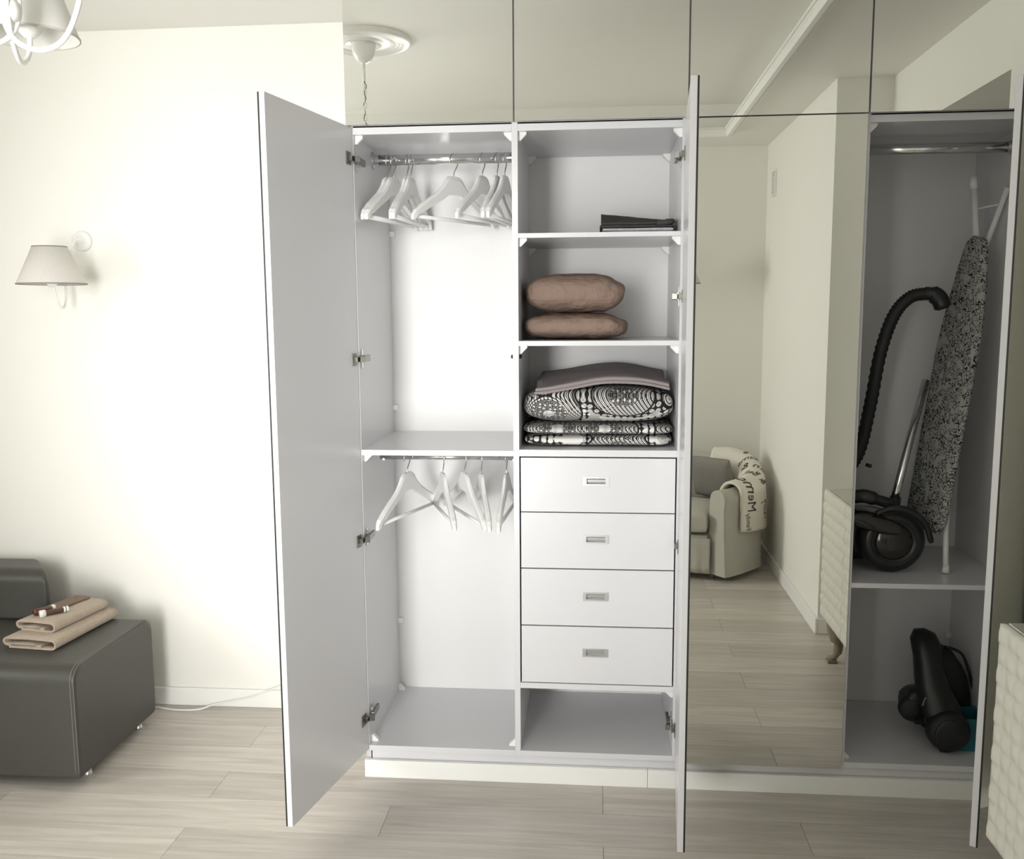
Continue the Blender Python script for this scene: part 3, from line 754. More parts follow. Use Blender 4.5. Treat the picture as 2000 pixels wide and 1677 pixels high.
bm = newbm(); slab(bm, .15, .14, .07, .3, 16, 14, 3); bmesh.ops.rotate(bm, verts=bm.verts, matrix=Matrix.Rotation(R(14), 3, 'Y')); bmesh.ops.translate(bm, verts=bm.verts, vec=Vector((1.10, .17, .80))-OV); obj('dust_tank', bm, VACGL, vc)
S = lambda nm, pts, r, m, sp=0, n=12: seg(nm, pts, r, m, vc, OV, sp, n)
S('carry_handle', [(1.03, .16, .905), (1.075, .145, .915), (1.115, .14, .905), (1.165, .14, .890)], [.021, .022, .017, .014], BLACKP, 4)
S('tube_socket', [(1.166, .145, .872), (1.176, .155, .912)], [.020, .017], BLACKP)
S('fender', [(1.105, .105, .868), (1.150, .10, .886), (1.205, .10, .878), (1.250, .10, .840), (1.272, .10, .78)], [.008, .010, .010, .009, .006], BLACKP, 5)
S('metal_tube', [(1.175, .156, .908), (1.2415, .25, 1.075), (1.315, .35, 1.26)], .0125, CHROME)
# hose: ribbed
hpts = spline([Vector(p) for p in ((1.035, .24, .87), (1.05, .26, .96), (1.090, .26, 1.045), (1.117, .26, 1.19), (1.142, .26, 1.36), (1.178, .26, 1.475), (1.222, .25, 1.530), (1.270, .24, 1.540))], 14)
S('hose', hpts, [.0215 if i % 2 else .0185 for i in range(len(hpts))], BLACKM)
S('hose_grip', [(1.262, .242, 1.541), (1.285, .238, 1.538), (1.305, .234, 1.522), (1.317, .23, 1.492)], [.021, .027, .026, .015], BLACKP, 4)
S('hose_hook', [(1.095, .20, 1.005), (1.108, .19, 1.002)], .006, BLACKP)

# ------------------------------------------------------------------ second vacuum, stood on end in the bottom compartment
v2 = thing('vacuum_cleaner', 'small black vacuum cleaner stood on end on the wardrobe floor at right', 'vacuum cleaner', (1.33, .2, .106))
OW = Vector(v2.location)
bm = newbm()
path = [(Vector((1.355, .135, .165)), .058, .052), (Vector((1.345, .15, .225)), .070, .06), (Vector((1.325, .18, .30)), .054, .055), (Vector((1.316, .21, .37)), .043, .048), (Vector((1.317, .235, .42)), .048, .044), (Vector((1.318, .25, .446)), .034, .03), (Vector((1.318, .255, .455)), .004, .004)]
rings = []
for c, a, b in path:
    rings.append([bm.verts.new(c-OW+Vector((a*math.cos(2*PI*k/20), b*math.sin(2*PI*k/20), .25*a*math.cos(2*PI*k/20)*-.6))) for k in range(20)])
for i in range(len(rings)-1):
    for k in range(20):
        f = bm.faces.new((rings[i][k], rings[i][(k+1) % 20], rings[i+1][(k+1) % 20], rings[i+1][k])); f.smooth = True
bm.faces.new(rings[0][::-1]); bm.faces.new(rings[-1])
obj('body', bm, BLACKP, v2)
bm = newbm(); lathe(bm, [(0, -.020), (.040, -.020), (.052, -.016), (.062, -.006), (.0655, .006), (.0655, .03), (.055, .045), (0, .045)], 32, Vector((1.352, .085, .176))-OW, 'y'); w2 = obj('wheel', bm, BLACKM, v2)
bm = newbm(); lathe(bm, [(0, -.024), (.045, -.024), (.050, -.0215), (.050, -.018)], 28, Vector((1.352, .085, .176))-OW, 'y'); obj('wheel_disc', bm, BLACKP, w2)
bm = newbm(); lathe(bm, [(0, -.018), (.030, -.018), (.040, -.008), (.040, .012), (.03, .02), (0, .02)], 24, Vector((1.262, .17, .215))-OW, 'y'); obj('side_wheel', bm, BLACKM, v2)
bm = newbm(); slab(bm, .10, .09, .12, .3, 14, 12, 3); bmesh.ops.translate(bm, verts=bm.verts, vec=Vector((1.293, .20, .160))-OW); obj('side_housing', bm, BLACKP, v2)
bm = newbm(); bx(bm, (-.016, -.012, 0), (.016, .012, .020), .003); bmesh.ops.translate(bm, verts=bm.verts, vec=Vector((1.345, .10, .106))-OW); obj('foot', bm, BLACKM, v2)
bm = newbm(); bx(bm, (-.008, -.006, 0), (.008, .006, .014), .002); bmesh.ops.translate(bm, verts=bm.verts, vec=Vector((1.275, .15, .172))-OW); obj('caster', bm, BLACKM, v2)
bm = newbm(); bx(bm, (-.011, -.0006, -.015), (.011, .0006, .015)); bmesh.ops.rotate(bm, verts=bm.verts, matrix=Matrix.Rotation(R(18), 3, 'Y')); bmesh.ops.translate(bm, verts=bm.verts, vec=Vector((1.292, .126, .255))-OW); o = obj('sticker', bm, STICK, v2); tag(o, 'grey sticker')
bm = newbm(); slab(bm, .17, .10, .34, .55, 20, 14, 2.2, edge=.45)
bmesh.ops.translate(bm, verts=bm.verts, vec=(0, 0, 0))
# dark canvas bag leaning behind it, built as a rounded upright shape
bm.free()
bg = thing('storage_bag', 'dark rounded bag leaning in the corner behind the small vacuum', 'bag', (1.415, .30, .106))
bm = newbm()
prof = [(0.0, .078), (.06, .082), (.12, .082), (.18, .074), (.22, .060), (.26, .036), (.275, .012)]
rings = []
for z, a in prof:
    cxx = -.028*(z/.28)
    rings.append([bm.verts.new((cxx+a*math.copysign(abs(math.cos(2*PI*k/24))**.8, math.cos(2*PI*k/24)), .075*(a/.082)**.5*math.copysign(abs(math.sin(2*PI*k/24))**.8, math.sin(2*PI*k/24)), z)) for k in range(24)])
for i in range(len(rings)-1):
    for k in range(24):
        f = bm.faces.new((rings[i][k], rings[i][(k+1) % 24], rings[i+1][(k+1) % 24], rings[i+1][k])); f.smooth = True
bm.faces.new(rings[0][::-1]); bm.faces.new(rings[-1]); obj('bag_body', bm, BLACKM, bg)
bm = newbm(); tube(bm, [(-.02, -.02, .280), (.03, -.03, .262), (.058, -.03, .20), (.079, -.03, .12)], .005, 6, smooth_pts=5); obj('zip_piping', bm, BLACKP, bg)
tb = thing('plastic_tub', 'teal plastic tub half hidden behind the small black vacuum', 'tub', (1.425, .155, .106))
bm = newbm(); bx(bm, (-.045, -.05, 0), (.045, .05, .003))
for a, b in (((-.045, -.05), (-.041, .05)), ((.041, -.05), (.045, .05)), ((-.041, -.05), (.041, -.046)), ((-.041, .046), (.041, .05))): bx(bm, (a[0], a[1], .003), (b[0], b[1], .105))
obj('shell', bm, TEAL, tb)
bm = newbm()
for a, b in (((-.049, -.054), (-.0455, .054)), ((.0455, -.054), (.049, .054)), ((-.0455, -.054), (.0455, -.0505)), ((-.0455, .0505), (.0455, .054))): bx(bm, (a[0], a[1], .098), (b[0], b[1], .105))
obj('rim', bm, TEAL, tb)

# ------------------------------------------------------------------ sofa
def rounded_block(bm, a, b, rad, seg_=5):
    vs = bx(bm, a, b)
    es = list({e for v in vs for e in v.link_edges})
    bmesh.ops.bevel(bm, geom=es, offset=rad, segments=seg_, profile=0.6, affect='EDGES')
so = thing('sofa', 'low dark grey leatherette sofa with a short backrest against the wall', 'sofa', (-1.9, .08, 0))
SO = Vector(so.location)
SX0, SX1, SY0, SY1, SZ0, SZ1 = -2.62, -1.366, -.175, .340, .042, .405
def rrect_prof(y0, y1, z0, z1, rt, rb, n=10):
    pr = []
    for cy, cz, r, a0 in ((y1-rb, z0+rb, rb, -90), (y1-rt, z1-rt, rt, 0), (y0+rt, z1-rt, rt, 90), (y0+rb, z0+rb, rb, 180)):
        t0, t1 = R(a0-90), R(a0+180); e0, e1 = R(a0), R(a0+90)
        ys_, zs_ = cy+r*math.cos(e0), cz+r*math.sin(e0)
        for q in (.02, .008): pr.append((ys_+q*math.cos(t0), zs_+q*math.sin(t0)))
        for k in range(n+1):
            a = R(a0+90*k/n); pr.append((cy+r*math.cos(a), cz+r*math.sin(a)))
        for q in (.008, .02): pr.append((pr[-1 if q < .01 else -2][0]+q*math.cos(t1), pr[-1 if q < .01 else -2][1]+q*math.sin(t1)))
    return pr
def soft_bar(name, x0, x1, prof, O, m, par, rc=.012, nc=4):
    """profile (y,z) extruded along x with both ends rounded off by rc"""
    bm = newbm(); cy = sum(p[0] for p in prof)/len(prof); cz = sum(p[1] for p in prof)/len(prof)
    hy = max(p[0] for p in prof)-cy; hz = max(p[1] for p in prof)-cz
    st_ = [(x0+rc-rc*math.sin(R(90*k/nc)), rc-rc*math.cos(R(90*k/nc))) for k in range(nc, -1, -1)]
    st_ += [(x1-rc+rc*math.sin(R(90*k/nc)), rc-rc*math.cos(R(90*k/nc))) for k in range(nc+1)]
    rings = [[bm.verts.new(Vector((x, cy+(y-cy)*(1-e/hy), cz+(z-cz)*(1-e/hz)))-O) for y, z in prof] for x, e in st_]
    n = len(prof)
    for i in range(len(rings)-1):
        for k in range(n):
            f = bm.faces.new((rings[i][k], rings[i][(k+1) % n], rings[i+1][(k+1) % n], rings[i+1][k])); f.smooth = True
    bm.faces.new(rings[0][::-1]); bm.faces.new(rings[-1])
    return obj(name, bm, m, par)
soft_bar('seat_base', SX0, SX1, rrect_prof(SY0, SY1, SZ0, SZ1, .050, .010), SO, LEATHER, so)
# stitched seam round the right-hand end
bm = newbm(); xs = SX1-.008
for off, dz_, x_ in ((0, 0, SX1-.004), (-.011, .0, SX1-.015)):
    pr_ = rrect_prof(SY0-.0004, SY1+.0004, SZ0, SZ1+.0004, .050, .010)
    pr_ = [p for p in pr_ if p[1] > SZ0+.012]
    pr_ = [(SY1, SZ0+.02)]+pr_+[(SY0, SZ0+.02)]
    tube(bm, [Vector((x_, y, z))-SO for y, z in pr_], .0010, 5)
obj('seam', bm, STITCH, so)
soft_bar('backrest', SX0, -1.695, rrect_prof(.262, .46, SZ1-.0005, .588, .045, .012), SO, LEATHER, so, .030, 6)
for o_ in so.children:
    if o_.name.startswith('backrest'):
        for v in o_.data.vertices:
            if v.co.x > -.2: v.co.x -= max(0, v.co.y+SO.y-.262)*.80
bm = newbm(); bx(bm, Vector((SX0, SY1+.001, SZ0+.01))-SO, Vector((-1.86, .455, SZ1-.04))-SO, .008); obj('backrest_support', bm, LEATHER, so)
for x, y in ((-1.41, -.06), (-1.41, .285), (-2.55, -.06), (-2.55, .285)):
    bm = newbm(); lathe(bm, [(0, 0), (.014, 0), (.016, .004), (.013, .008), (.013, .034), (.02, .038), (.02, .043), (0, .043)], 16); obj('foot', bm, CHROME, so, Vector((x, y, 0))-SO)

# towels on the sofa
def towel(name, label, loc, rz, w, d, h, layers):
    """folded terry towel: one cloth wrapped round flat inner layers, open end toward -y"""
    root = thing(name, label, 'towel', loc, rz, 'folded towels on the sofa')
    t = .0062
    prof = []      # spiral section in x-z : outer wrap
    ro = h/2
    def arc(cx, cz, r, a0, a1, n): return [(cx+r*math.cos(a0+(a1-a0)*i/n), cz+r*math.sin(a0+(a1-a0)*i/n)) for i in range(n+1)]
    pth = [(-w/2+.02, t/2)]+[(w/2-ro, t/2)]+arc(w/2-ro, ro, ro-t/2, -PI/2, PI/2, 8)+[(0, h-t/2+.002)]+[(-w/2+ro*.7, h-t/2)]+arc(-w/2+ro*.7, h-t/2-ro*.62, ro*.62, PI/2, PI*1.4, 7)+[(-w/2+ro*1.3, h-t/2-ro*1.28), (w*.22, h-t/2-ro*1.22)]
    inner = [(-w/2+.025, t*1.75), (-.02, t*1.9), (w*.12, t*1.8)]
    def ribbon(nm, pp):
        bm = newbm(); ny = 12; n = len(pp); A = []
        for i, (x, z) in enumerate(pp):
            tx, tz = pp[min(i+1, n-1)][0]-pp[max(i-1, 0)][0], pp[min(i+1, n-1)][1]-pp[max(i-1, 0)][1]
            l = math.hypot(tx, tz) or 1; nx_, nz_ = -tz/l, tx/l
            row = []
            for j in range(ny+1):
                y = -d/2+d*j/ny; wob = .0016*noise.noise(Vector((x*25, y*16, z*30)))
                sc_ = 1-.05*(j/ny)
                row.append([bm.verts.new((x*sc_+nx_*s*t/2+wob, y, max(.0002, z+nz_*s*t/2+wob))) for s in (-1, 1)])
            A.append(row)
        for i in range(n-1):
            for j in range(ny):
                for s in (0, 1):
                    f = bm.faces.new((A[i][j][s], A[i+1][j][s], A[i+1][j+1][s], A[i][j+1][s])); f.smooth = True
            for j in (0, ny): bm.faces.new((A[i][j][0], A[i+1][j][0], A[i+1][j][1], A[i][j][1]))
        for i in (0, n-1):
            for j in range(ny): bm.faces.new((A[i][j][0], A[i][j+1][0], A[i][j+1][1], A[i][j][1]))
        obj(nm, bm, TERRY, root)
    ribbon('outer_wrap', pth); ribbon('inner_layer', inner)
    return root
TR = R(-6)
towel('folded_towel', 'larger beige terry towel folded on the sofa seat, bottom of the two', (-1.586, .150, SZ1+.001), TR, .196, .345, .036, 2)
towel('folded_towel', 'smaller beige terry towel folded on top of the larger towel', (-1.598, .178, SZ1+.0385), R(-9), .152, .275, .034, 2)
ZT2 = SZ1+.0385+.036
ca = thing('leather_case', 'brown flat leather case lying on the upper towel', 'case', (-1.618, .235, ZT2), R(-14))
bm = newbm(); bx(bm, (-.032, -.075, 0), (.032, .075, .008), .003); obj('case_body', bm, BROWNL, ca)
bm = newbm(); lathe(bm, [(0, 0), (.0045, 0), (.004, .0015), (0, .002)], 12, (.005, .035, .008)); obj('snap_button', bm, DSTEEL, ca)
def bottle(name, label, loc, rz, r, l, m, caps):
    root = thing(name, label, 'bottle', loc, rz)
    bm = newbm(); lathe(bm, [(0, -l/2), (r*.8, -l/2), (r, -l/2+.004), (r, l/2-.004), (r*.8, l/2), (0, l/2)], 18, (0, 0, r), 'y'); obj('bottle_body', bm, m, root)
    for y0, y1, q in caps:
        bm = newbm(); lathe(bm, [(0, y0), (q, y0), (q*1.05, (y0+y1)/2), (q, y1), (0, y1)], 18, (0, 0, r), 'y'); obj('cap', bm, CAPW, root)
bottle('small_bottle', 'reddish brown small bottle with white cap, left one on the towel', (-1.640, .120, ZT2), R(-28), .0115, .062, REDBR, [(.031, .043, .0105)])
bottle('small_bottle', 'brown small bottle with two pearly caps, right one on the towel', (-1.598, .118, ZT2), R(-42), .0095, .060, BROWNB, [(-.046, -.028, .0125), (.030, .036, .010), (.040, .046, .010)])

# ------------------------------------------------------------------ power cord on the floor
bm = newbm()
cp = [(-1.75, .46, .004), (-1.45, .458, .004), (-1.40, .452, .004), (-1.33, .440, .004), (-1.255, .452, .004), (-1.21, .480, .012), (-1.14, .483, .028), (-1.08, .484, .040), (-1.0, .484, .070), (-.93, .484, .100), (-.86, .486, .14)]
tube(bm, cp, .0035, 8, smooth_pts=6)
tag(obj('power_cord', bm, PLAST), 'white power cord running from behind the sofa along the baseboard', 'cord')

# ------------------------------------------------------------------ lamp shades
def shade(bm, r0, r1, h, n=36, t=.0015):
    lathe(bm, [(r0, 0), (r1, h), (r1-t, h), (r0-t, 0), (r0, 0)], n)
def sconce(name, label, loc, flip=False):
    """loc = backplate centre on the wall; local -y points into the room"""
    root = thing(name, label, 'wall lamp', loc, PI if flip else 0)
    bm = newbm(); lathe(bm, [(0, .0), (.037, .0), (.037, -.008), (.030, -.016), (.012, -.020), (.009, -.045), (0, -.045)][::-1], 28, axis='y')
    obj('wall_plate', bm, LAMPW, root)
    bm = newbm()
    arm = [(0, .0-.03, .0), (.002, -.055, -.006), (.004, -.075, -.06), (.008, -.085, -.14), (.014, -.095, -.205), (.022, -.125, -.242), (.034, -.165, -.225), (.040, -.198, -.17), (.041, -.205, -.13)]
    tube(bm, [Vector((x*.6-.030*min(1, max(0, -z/.1)), y, z)) for x, y, z in arm], .0042, 8, smooth_pts=5); obj('arm', bm, LAMPW, root)
    c = Vector((-.006, -.205, -.160))
    bm = newbm(); lathe(bm, [(0, -.012), (.010, -.010), (.022, .006), (.018, .010), (.013, .012), (.013, .06), (0, .06)], 18); obj('lamp_holder', bm, LAMPW, root, c)
    bm = newbm(); shade(bm, .113, .056, .126); s = obj('lamp_shade', bm, LINEN, root, c)
    bm = newbm()
    for r_, z_ in ((.1127, .0), (.0557, .126)):
        lathe(bm, [(r_-.001, z_-.002), (r_+.0012, z_-.002), (r_+.0012, z_+.002), (r_-.001, z_+.002), (r_-.001, z_-.002)], 36)
    obj('rim', bm, SHADERIM, s)
    return root
sconce('wall_lamp', 'white wall lamp with grey linen shade on the wall above the sofa', (-1.627, YB, 1.759))
sconce('wall_lamp', 'wall lamp on the wall over the armchair, seen only in the mirror', (.745, YF, 1.82), True)

# ------------------------------------------------------------------ chandelier
CH = Vector((-.738, -1.262, 0))
me_ = thing('ceiling_medallion', 'round white plaster ceiling medallion with ribbed rim, seen in the mirror', 'medallion', (CH.x, CH.y, ZT))
bm = newbm()
pr = [(0, -.016), (.070, -.016), (.078, -.024), (.086, -.016), (.135, -.012), (.142, -.020), (.150, -.012), (.157, -.022), (.165, -.014), (.172, -.024), (.181, -.016), (.192, -.018), (.203, -.004), (.203, 0)]
lathe(bm, pr, 64); obj('plaster_disc', bm, TRIM, me_)
ch = thing('chandelier', 'white metal chandelier with curled arms and fabric shades at upper left', 'chandelier', (CH.x, CH.y, 1.97))
zb = -1.97
bm = newbm(); lathe(bm, [(0, -.098), (.014, -.096), (.032, -.084), (.046, -.060), (.051, -.03), (.051, -.0165)], 28, (0, 0, ZT+zb)); obj('ceiling_cup', bm, LAMPW, ch)
bm = newbm(); tube(bm, [(0, 0, 2.533+zb), (0, 0, 2.455+zb)], .0055, 8)
zz = 2.455; k = 0
while zz > 2.22:      # chain links
    cpts = []
    for i in range(13):
        a = 2*PI*i/12; u_, v_ = .0075*math.cos(a), .017*math.sin(a)
        cpts.append((u_ if k % 2 else 0, 0 if k % 2 else u_, zz+zb-.013+v_))
    tube(bm, cpts, .0019, 5, caps=False); zz -= .026; k += 1
obj('chain', bm, LAMPW, ch)
bm = newbm(); cpts = [(.006*math.sin(i*1.9)+.004*math.sin(i*.7), .007*math.cos(i*1.6), 2.46+zb-.017*i) for i in range(15)]
tube(bm, cpts, .0022, 6, smooth_pts=3); o = obj('cord', bm, SHADERIM, ch)
bm = newbm(); lathe(bm, [(0, .004), (.009, .005), (.0165, .012), (.0185, .022), (.015, .034), (.008, .044), (.010, .07), (.022, .10), (.022, .13), (.010, .16), (.008, .23), (.014, .25), (0, .26)], 24); obj('hub', bm, LAMPW, ch)
for az, up_ in ((350, .030), (110, -.012), (230, 0)):
    a = R(az)
    dx, dy = math.cos(a), math.sin(a)
    prof = [(.006, .105), (-.012, .070), (-.014, .015), (.010, -.026), (.058, -.044), (.105, -.030), (.138, .006+up_*.6), (.146, .050+up_)]
    bm = newbm(); tube(bm, [Vector((r_*dx, r_*dy, z_)) for r_, z_ in prof], .0046, 10, smooth_pts=6); ao = obj('arm', bm, LAMPW, ch)
    c = Vector((.146*dx, .146*dy, .034+up_))
    bm = newbm(); lathe(bm, [(0, -.004), (.010, -.002), (.022, .010), (.018, .014), (.013, .016), (.013, .07), (0, .07)], 16); obj('lamp_holder', bm, LAMPW, ao, c)
    bm = newbm(); shade(bm, .084, .045, .115, 32); s = obj('lamp_shade', bm, LINENW, ch, c)
    bm = newbm(); lathe(bm, [(.0828, -.002), (.0852, -.002), (.0852, .001), (.0828, .001), (.0828, -.002)], 32); obj('rim', bm, LINEN, s)

# ------------------------------------------------------------------ vent grille
vg = thing('air_vent', 'white air vent grille high on the side wall, seen in the mirror', 'vent', (XR, -2.94, 2.155))
bm = newbm()
for a, b in (((-.055, 0), (-.045, .15)), ((.045, 0), (.055, .15)), ((-.045, 0), (.045, .01)), ((-.045, .14), (.045, .15))): bx(bm, (-.012, a[0], a[1]), (0, b[0], b[1]), .001)
obj('frame', bm, PLAST, vg)
for i in range(9):
    bm = newbm(); bx(bm, (-.009, -.045, .0145+i*.0142), (-.003, .045, .0195+i*.0142)); obj('slat', bm, PLAST, vg)

# ------------------------------------------------------------------ dresser
DX0, DX1, DY0, DY1, DZ0, DZ1 = 1.205, 1.500, -1.235, -.552, .195, .742
ds = thing('dresser', 'cream dresser with raised faceted front panel at the right wall', 'dresser', (1.352, (DY0+DY1)/2, 0))
DO = Vector(ds.location)
bm = newbm(); bx(bm, Vector((DX0+.02, DY0, DZ0))-DO, Vector((DX1, DY1, DZ1-.012))-DO, .002); obj('body', bm, DRESS, ds)
bm = newbm(); bx(bm, Vector((DX0+.012, DY0-.0, DZ1-.010))-DO, Vector((DX1, DY1, DZ1-.004))-DO); obj('top_board', bm, DRESS, ds)
bm = newbm(); bx(bm, Vector((DX0+.022, DY0+.008, DZ1-.004))-DO, Vector((DX1, DY1-.008, DZ1+.004))-DO, .001); obj('top_glass', bm, DRGLASS, ds)
ND, MZ = 14, 11
for (ya, yb) in ((DY0, (DY0+DY1)/2-.0008), ((DY0+DY1)/2+.0008, DY1)):
    bm = newbm(); n, sub = 7, 6
    cy, cz = (yb-ya)/n, (DZ1-DZ0)/MZ
    def hgt(a, b):      # soft faceted bump: ridge drawn to one corner of each cell, alternating
        i_, j_ = min(int(a), n-1), min(int(b), MZ-1); fa, fb = a-i_, b-j_
        s_ = .36 if (i_+j_) % 2 else .64
        ta = fa/s_ if fa < s_ else (1-fa)/(1-s_); sb = 1-s_
        tb_ = fb/sb if fb < sb else (1-fb)/(1-sb)
        t_ = min(ta, tb_); return .0092*t_*(1.5-.5*t_)
    V = [[bm.verts.new(Vector((DX0+.006-hgt(n*a/(n*sub), MZ*b/(MZ*sub)), ya+(yb-ya)*a/(n*sub), DZ0+(DZ1-DZ0)*b/(MZ*sub)))-DO) for b in range(MZ*sub+1)] for a in range(n*sub+1)]
    for a in range(n*sub):
        for b in range(MZ*sub):
            f = bm.faces.new((V[a][b], V[a+1][b], V[a+1][b+1], V[a][b+1])); f.smooth = True
    be = [e for e in bm.edges if e.is_boundary]
    ex = bmesh.ops.extrude_edge_only(bm, edges=be)
    for v in ex['geom']:
        if isinstance(v, bmesh.types.BMVert): v.co.x = DX0+.0195-DO.x
    obj('door', bm, DRESS, ds)
for y in (DY0+.06, DY1-.06):
    for x in (DX0+.06, DX1-.05):
        bm = newbm(); sy = -1 if y < -1 else 1
        tube(bm, [(0, 0, .195), (-.006, sy*.004, .15), (.010, -sy*.006, .09), (.004, -sy*.002, .04), (-.014, sy*.012, .012)], [.034, .032, .020, .014, .020], 10, smooth_pts=4)
        bx(bm, (-.034, -.014 if sy > 0 else -.03, 0), (.008, .03 if sy > 0 else .014, .012), .004)
        obj('leg', bm, WOODLEG, ds, Vector((x, y, 0))-DO)

# ------------------------------------------------------------------ armchair (seen in the mirror)
AC = Vector((.590, -2.405, 0)); AR = R(14)
ac = thing('armchair', 'grey beige slipcovered tub armchair in the corner, seen in the mirror', 'armchair', AC, AR)
# local frame: +y is the front, x to the chair's photo-right; plan path of the tub wall centre line
HW, DEP = .475, .74
def tub(u):
    """u in 0..1 from the right front, round the back, to the left front: centre line x, y and outward normal"""
    a = u*2-1
    s = math.copysign(abs(a)**.9, a)
    th = -PI/2*0
    # superellipse half plan
    ang = PI*u
    ex = 2/2.6
    x = HW*math.copysign(abs(math.cos(ang))**ex, math.cos(ang)); y = -.33-(DEP-.40)*abs(math.sin(ang))**ex
    return x, y
NU = 56
def tubpath():
    pts = [(.318+(HW-.318)*(i/10)**.8, -.055-.0275*i*1.0) for i in range(10)]
    for i in range(NU+1): pts.append(tub(i/NU))
    pts += [(-p[0], p[1]) for p in pts[:10]][::-1]
    return pts
TP = tubpath(); NT = len(TP)
def tpos(u):
    f_ = u*(NT-1); i = min(int(f_), NT-2); t = f_-i
    x = TP[i][0]*(1-t)+TP[i+1][0]*t; y = TP[i][1]*(1-t)+TP[i+1][1]*t
    i0, i1 = max(i-1, 0), min(i+2, NT-1)
    tx, ty = TP[i1][0]-TP[i0][0], TP[i1][1]-TP[i0][1]; l = math.hypot(tx, ty)
    nx_, ny_ = -ty/l, tx/l
    if nx_*x+ny_*(y+.36) < 0: nx_, ny_ = -nx_, -ny_
    return x, y, nx_, ny_
def ttop(u):
    k = min(1, max(0, (min(u, 1-u)-.04)/.30)); k = k*k*(3-2*k)
    return .515+.125*k
TH = .055
def tsec(u, v, off=0.0):
    """v: 0 inner bottom .. 1 outer bottom; returns local 3D point on the tub surface pushed out by off"""
    x, y, nx_, ny_ = tpos(u); zt = ttop(u); r = TH+off
    zc_ = zt-TH
    Lin, Larc, Lout = .22, PI*TH, zc_-.035
    s = v*(Lin+Larc+Lout)
    if s < Lin: o_, z = -r, zc_-Lin+s
    elif s < Lin+Larc:
        a = PI-(s-Lin)/TH; o_, z = r*math.cos(a), zc_+r*math.sin(a)
    else:
        o_, z = r, zc_-(s-Lin-Larc)
        o_ += .012*((s-Lin-Larc)/Lout)**2
    return Vector((x+nx_*o_, y+ny_*o_, z))
bm = newbm(); NV = 30; NS = 110; g = []
for i in range(NS+1):
    row = []
    for j in range(NV+1):
        p = tsec(i/NS, j/NV)
        w_ = .0045*noise.noise(Vector((i*.22, p.z*9+i*.12, 3)))+.004*noise.noise(Vector((p.x*6, p.y*6, p.z*5)))
        x, y, nx_, ny_ = tpos(i/NS)
        row.append(bm.verts.new(p+Vector((nx_, ny_, 0))*w_))
    g.append(row)
for i in range(NS):
    for j in range(NV):
        f = bm.faces.new((g[i][j], g[i+1][j], g[i+1][j+1], g[i][j+1])); f.smooth = True
for row, i in ((g[0], 0), (g[-1], NS)):   # arm fronts
    x, y, nx_, ny_ = tpos(i/NS)
    b_in = bm.verts.new(Vector((x-nx_*TH, y-ny_*TH, .035)))
    cface = bm.faces.new(row+[b_in])
obj('tub_cover', bm, CHAIRF, ac)
bm = newbm(); slab(bm, .53, .50, .14, .62, 22, 20, 3.6, .004, 9); obj('seat_cushion', bm, CHAIRF, ac, (0, -.285, .255))
bm = newbm(); bx(bm, (-.27, -.10, .20), (.27, -.058, .255), .012)
bx(bm, (-.27, -.50, .18), (.27, -.08, .254), .01); obj('seat_rail', bm, CHAIRF, ac)
bm = newbm()      # front skirt with soft pleats
n = 50; cols_ = []
for i in range(n+1):
    x = -.285+.57*i/n
    a_ = .006*math.sin(i*.9)+.010*math.exp(-((abs(x)-.255)/.012)**2)
    cols_.append([bm.verts.new((x, -.056+a_*(1-k/5), .04+(.20)*k/5)) for k in range(6)])
for i in range(n):
    for k in range(5):
        f = bm.faces.new((cols_[i][k], cols_[i+1][k], cols_[i+1][k+1], cols_[i][k+1])); f.smooth = True
sk = obj('skirt', bm, CHAIRF, ac)
so_m = sk.modifiers.new('thickness', 'SOLIDIFY'); so_m.thickness = .004
bm = newbm()      # corner pleat on the photo-right arm
for s_ in (1, -1):
    prism(bm, [Vector((s_*.352, -.050, .03)), Vector((s_*.372, -.043, .03)), Vector((s_*.352, -.050, .16))], (s_*.010, .006, 0))
obj('corner_pleat', bm, CHAIRF, ac)
for x, y in ((.29, -.12), (-.29, -.12), (.25, -.60), (-.25, -.60)):
    bm = newbm(); tube(bm, [(0, 0, .0), (0, 0, .10)], [.015, .019], 10); obj('leg', bm, WOODLEG, ac, (x, y, 0))
# cushion
cu = thing('cushion', 'small grey square cushion leaning inside the armchair', 'cushion', AC+Matrix.Rotation(AR, 3, 'Z') @ Vector((.215, -.43, .386)), AR+R(20))
bm = newbm(); slab(bm, .27, .27, .085, .08, 20, 20, 4, .003, 11, edge=.6)
bmesh.ops.rotate(bm, verts=bm.verts, cent=(0, -.135, 0), matrix=Matrix.Rotation(R(66), 3, 'X'))
zmn = min(v.co.z for v in bm.verts)
bmesh.ops.translate(bm, verts=bm.verts, vec=(0, .06, -zmn))
obj('cushion_cover', bm, CUSH, cu)
# throw with printed words over the photo-right arm
tw = thing('throw_blanket', 'cream throw printed with dark script words over the armchair arm', 'blanket', AC, AR)
U0, U1, V0, V1 = .040, .410, .06, .70
def thr(p, q, off):
    """p along the arm 0..1 (front to back), q across 0..1 (inner hang to outer hang)"""
    u = U0+(U1-U0)*p; va = V0+.18*p; v = va+(V1+.06*p-va)*q+.04*math.sin(p*2.6)*(q-.3)
    b = tsec(u, v, off)
    wob = .006*noise.noise(Vector((p*4, q*5, 1)))+.004*noise.noise(Vector((p*11, q*9, 5)))
    x, y, nx_, ny_ = tpos(u)
    lift = .018*max(0, math.sin(PI*min(1, q*1.1)))
    return b+Vector((nx_*(wob+.008*q), ny_*(wob+.008*q), lift+wob))
bm = newbm(); nP, nQ = 30, 34; lay = {}
for s_, off in ((0, .006), (1, .022)):
    for i in range(nP+1):
        for j in range(nQ+1): lay[s_, i, j] = bm.verts.new(thr(i/nP, j/nQ, off))
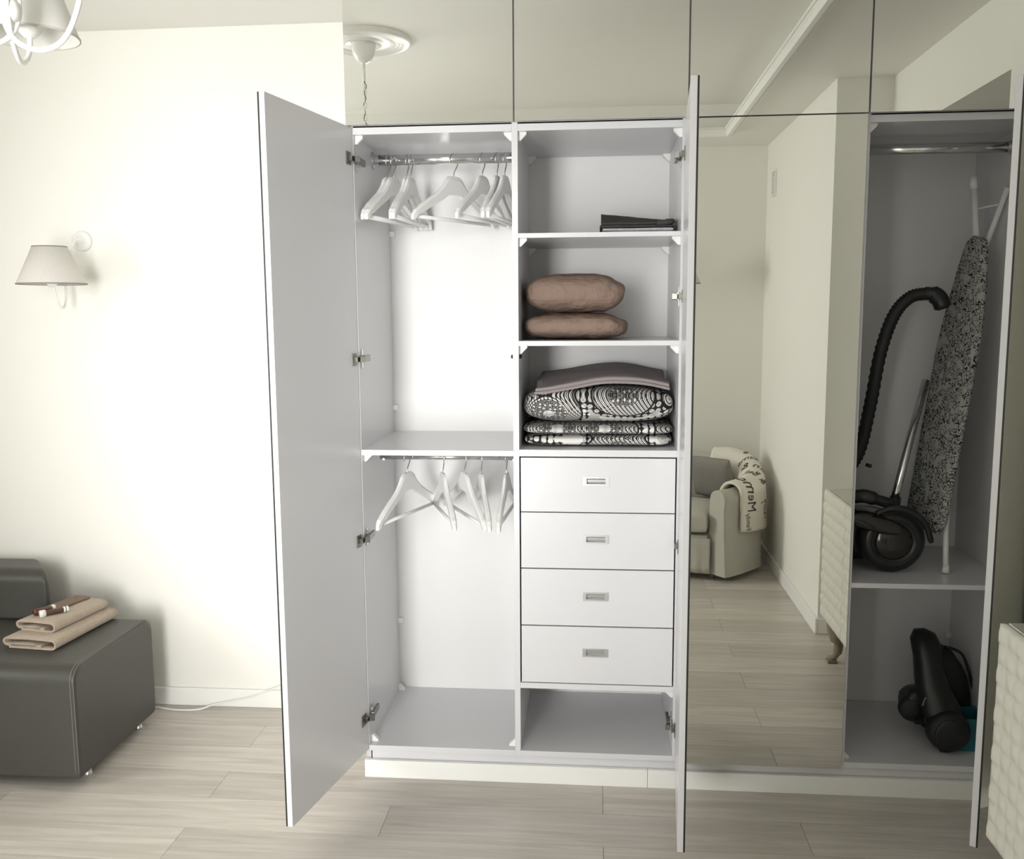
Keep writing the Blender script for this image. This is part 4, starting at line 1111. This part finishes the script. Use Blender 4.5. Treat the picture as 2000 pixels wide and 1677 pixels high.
for s_ in (0, 1):
    for i in range(nP):
        for j in range(nQ):
            q = [lay[s_, i, j], lay[s_, i+1, j], lay[s_, i+1, j+1], lay[s_, i, j+1]]
            f = bm.faces.new(q if s_ else q[::-1]); f.smooth = True
rim = [(i, 0) for i in range(nP)]+[(nP, j) for j in range(nQ)]+[(i, nQ) for i in range(nP, 0, -1)]+[(0, j) for j in range(nQ, 0, -1)]
for k in range(len(rim)):
    a, b = rim[k], rim[(k+1) % len(rim)]; f = bm.faces.new((lay[(0,)+a], lay[(0,)+b], lay[(1,)+b], lay[(1,)+a])); f.smooth = True
obj('cloth', bm, THROW, tw)
def textverts(body, size):
    cu_ = bpy.data.curves.new('t', 'FONT'); cu_.body = body; cu_.size = size; cu_.resolution_u = 2; cu_.align_x = 'CENTER'
    o = bpy.data.objects.new('t', cu_); COL.objects.link(o)
    dg = bpy.context.evaluated_depsgraph_get(); ev = o.evaluated_get(dg); me = ev.to_mesh()
    vs = [tuple(v.co) for v in me.vertices]; fs = [tuple(p.vertices) for p in me.polygons]
    ev.to_mesh_clear(); bpy.data.objects.remove(o); bpy.data.curves.remove(cu_)
    return vs, fs
bm = newbm()
LP, LQ = .46, .46      # approximate metric size of the throw in p and q
for body, size, p0, q0 in (('Memories', .064, .06, .52), ('& Believe', .040, .215, .40), ('Family', .034, .225, .80), ('Passion &', .054, .335, .50), ('Love', .036, .36, .84), ('Dreams', .040, .47, .36), ('Forever', .044, .48, .70), ('& Treasure', .050, .60, .52), ('Love', .042, .735, .36), ('Memories', .040, .74, .70), ('&', .075, .85, .30), ('Passion', .044, .86, .62), ('Family', .032, .04, .90)):
    vs, fs = textverts(body, size)
    vv = []
    for (x, y, z) in vs:
        p = p0+y/LP; q = q0-x/LQ
        vv.append(bm.verts.new(thr(min(1, max(0, p)), min(1, max(0, q)), .0238)))
    for f in fs:
        try: bm.faces.new([vv[i] for i in f])
        except ValueError: pass
o = obj('printed_words', bm, INK, tw); tag(o, 'dark printed script words')
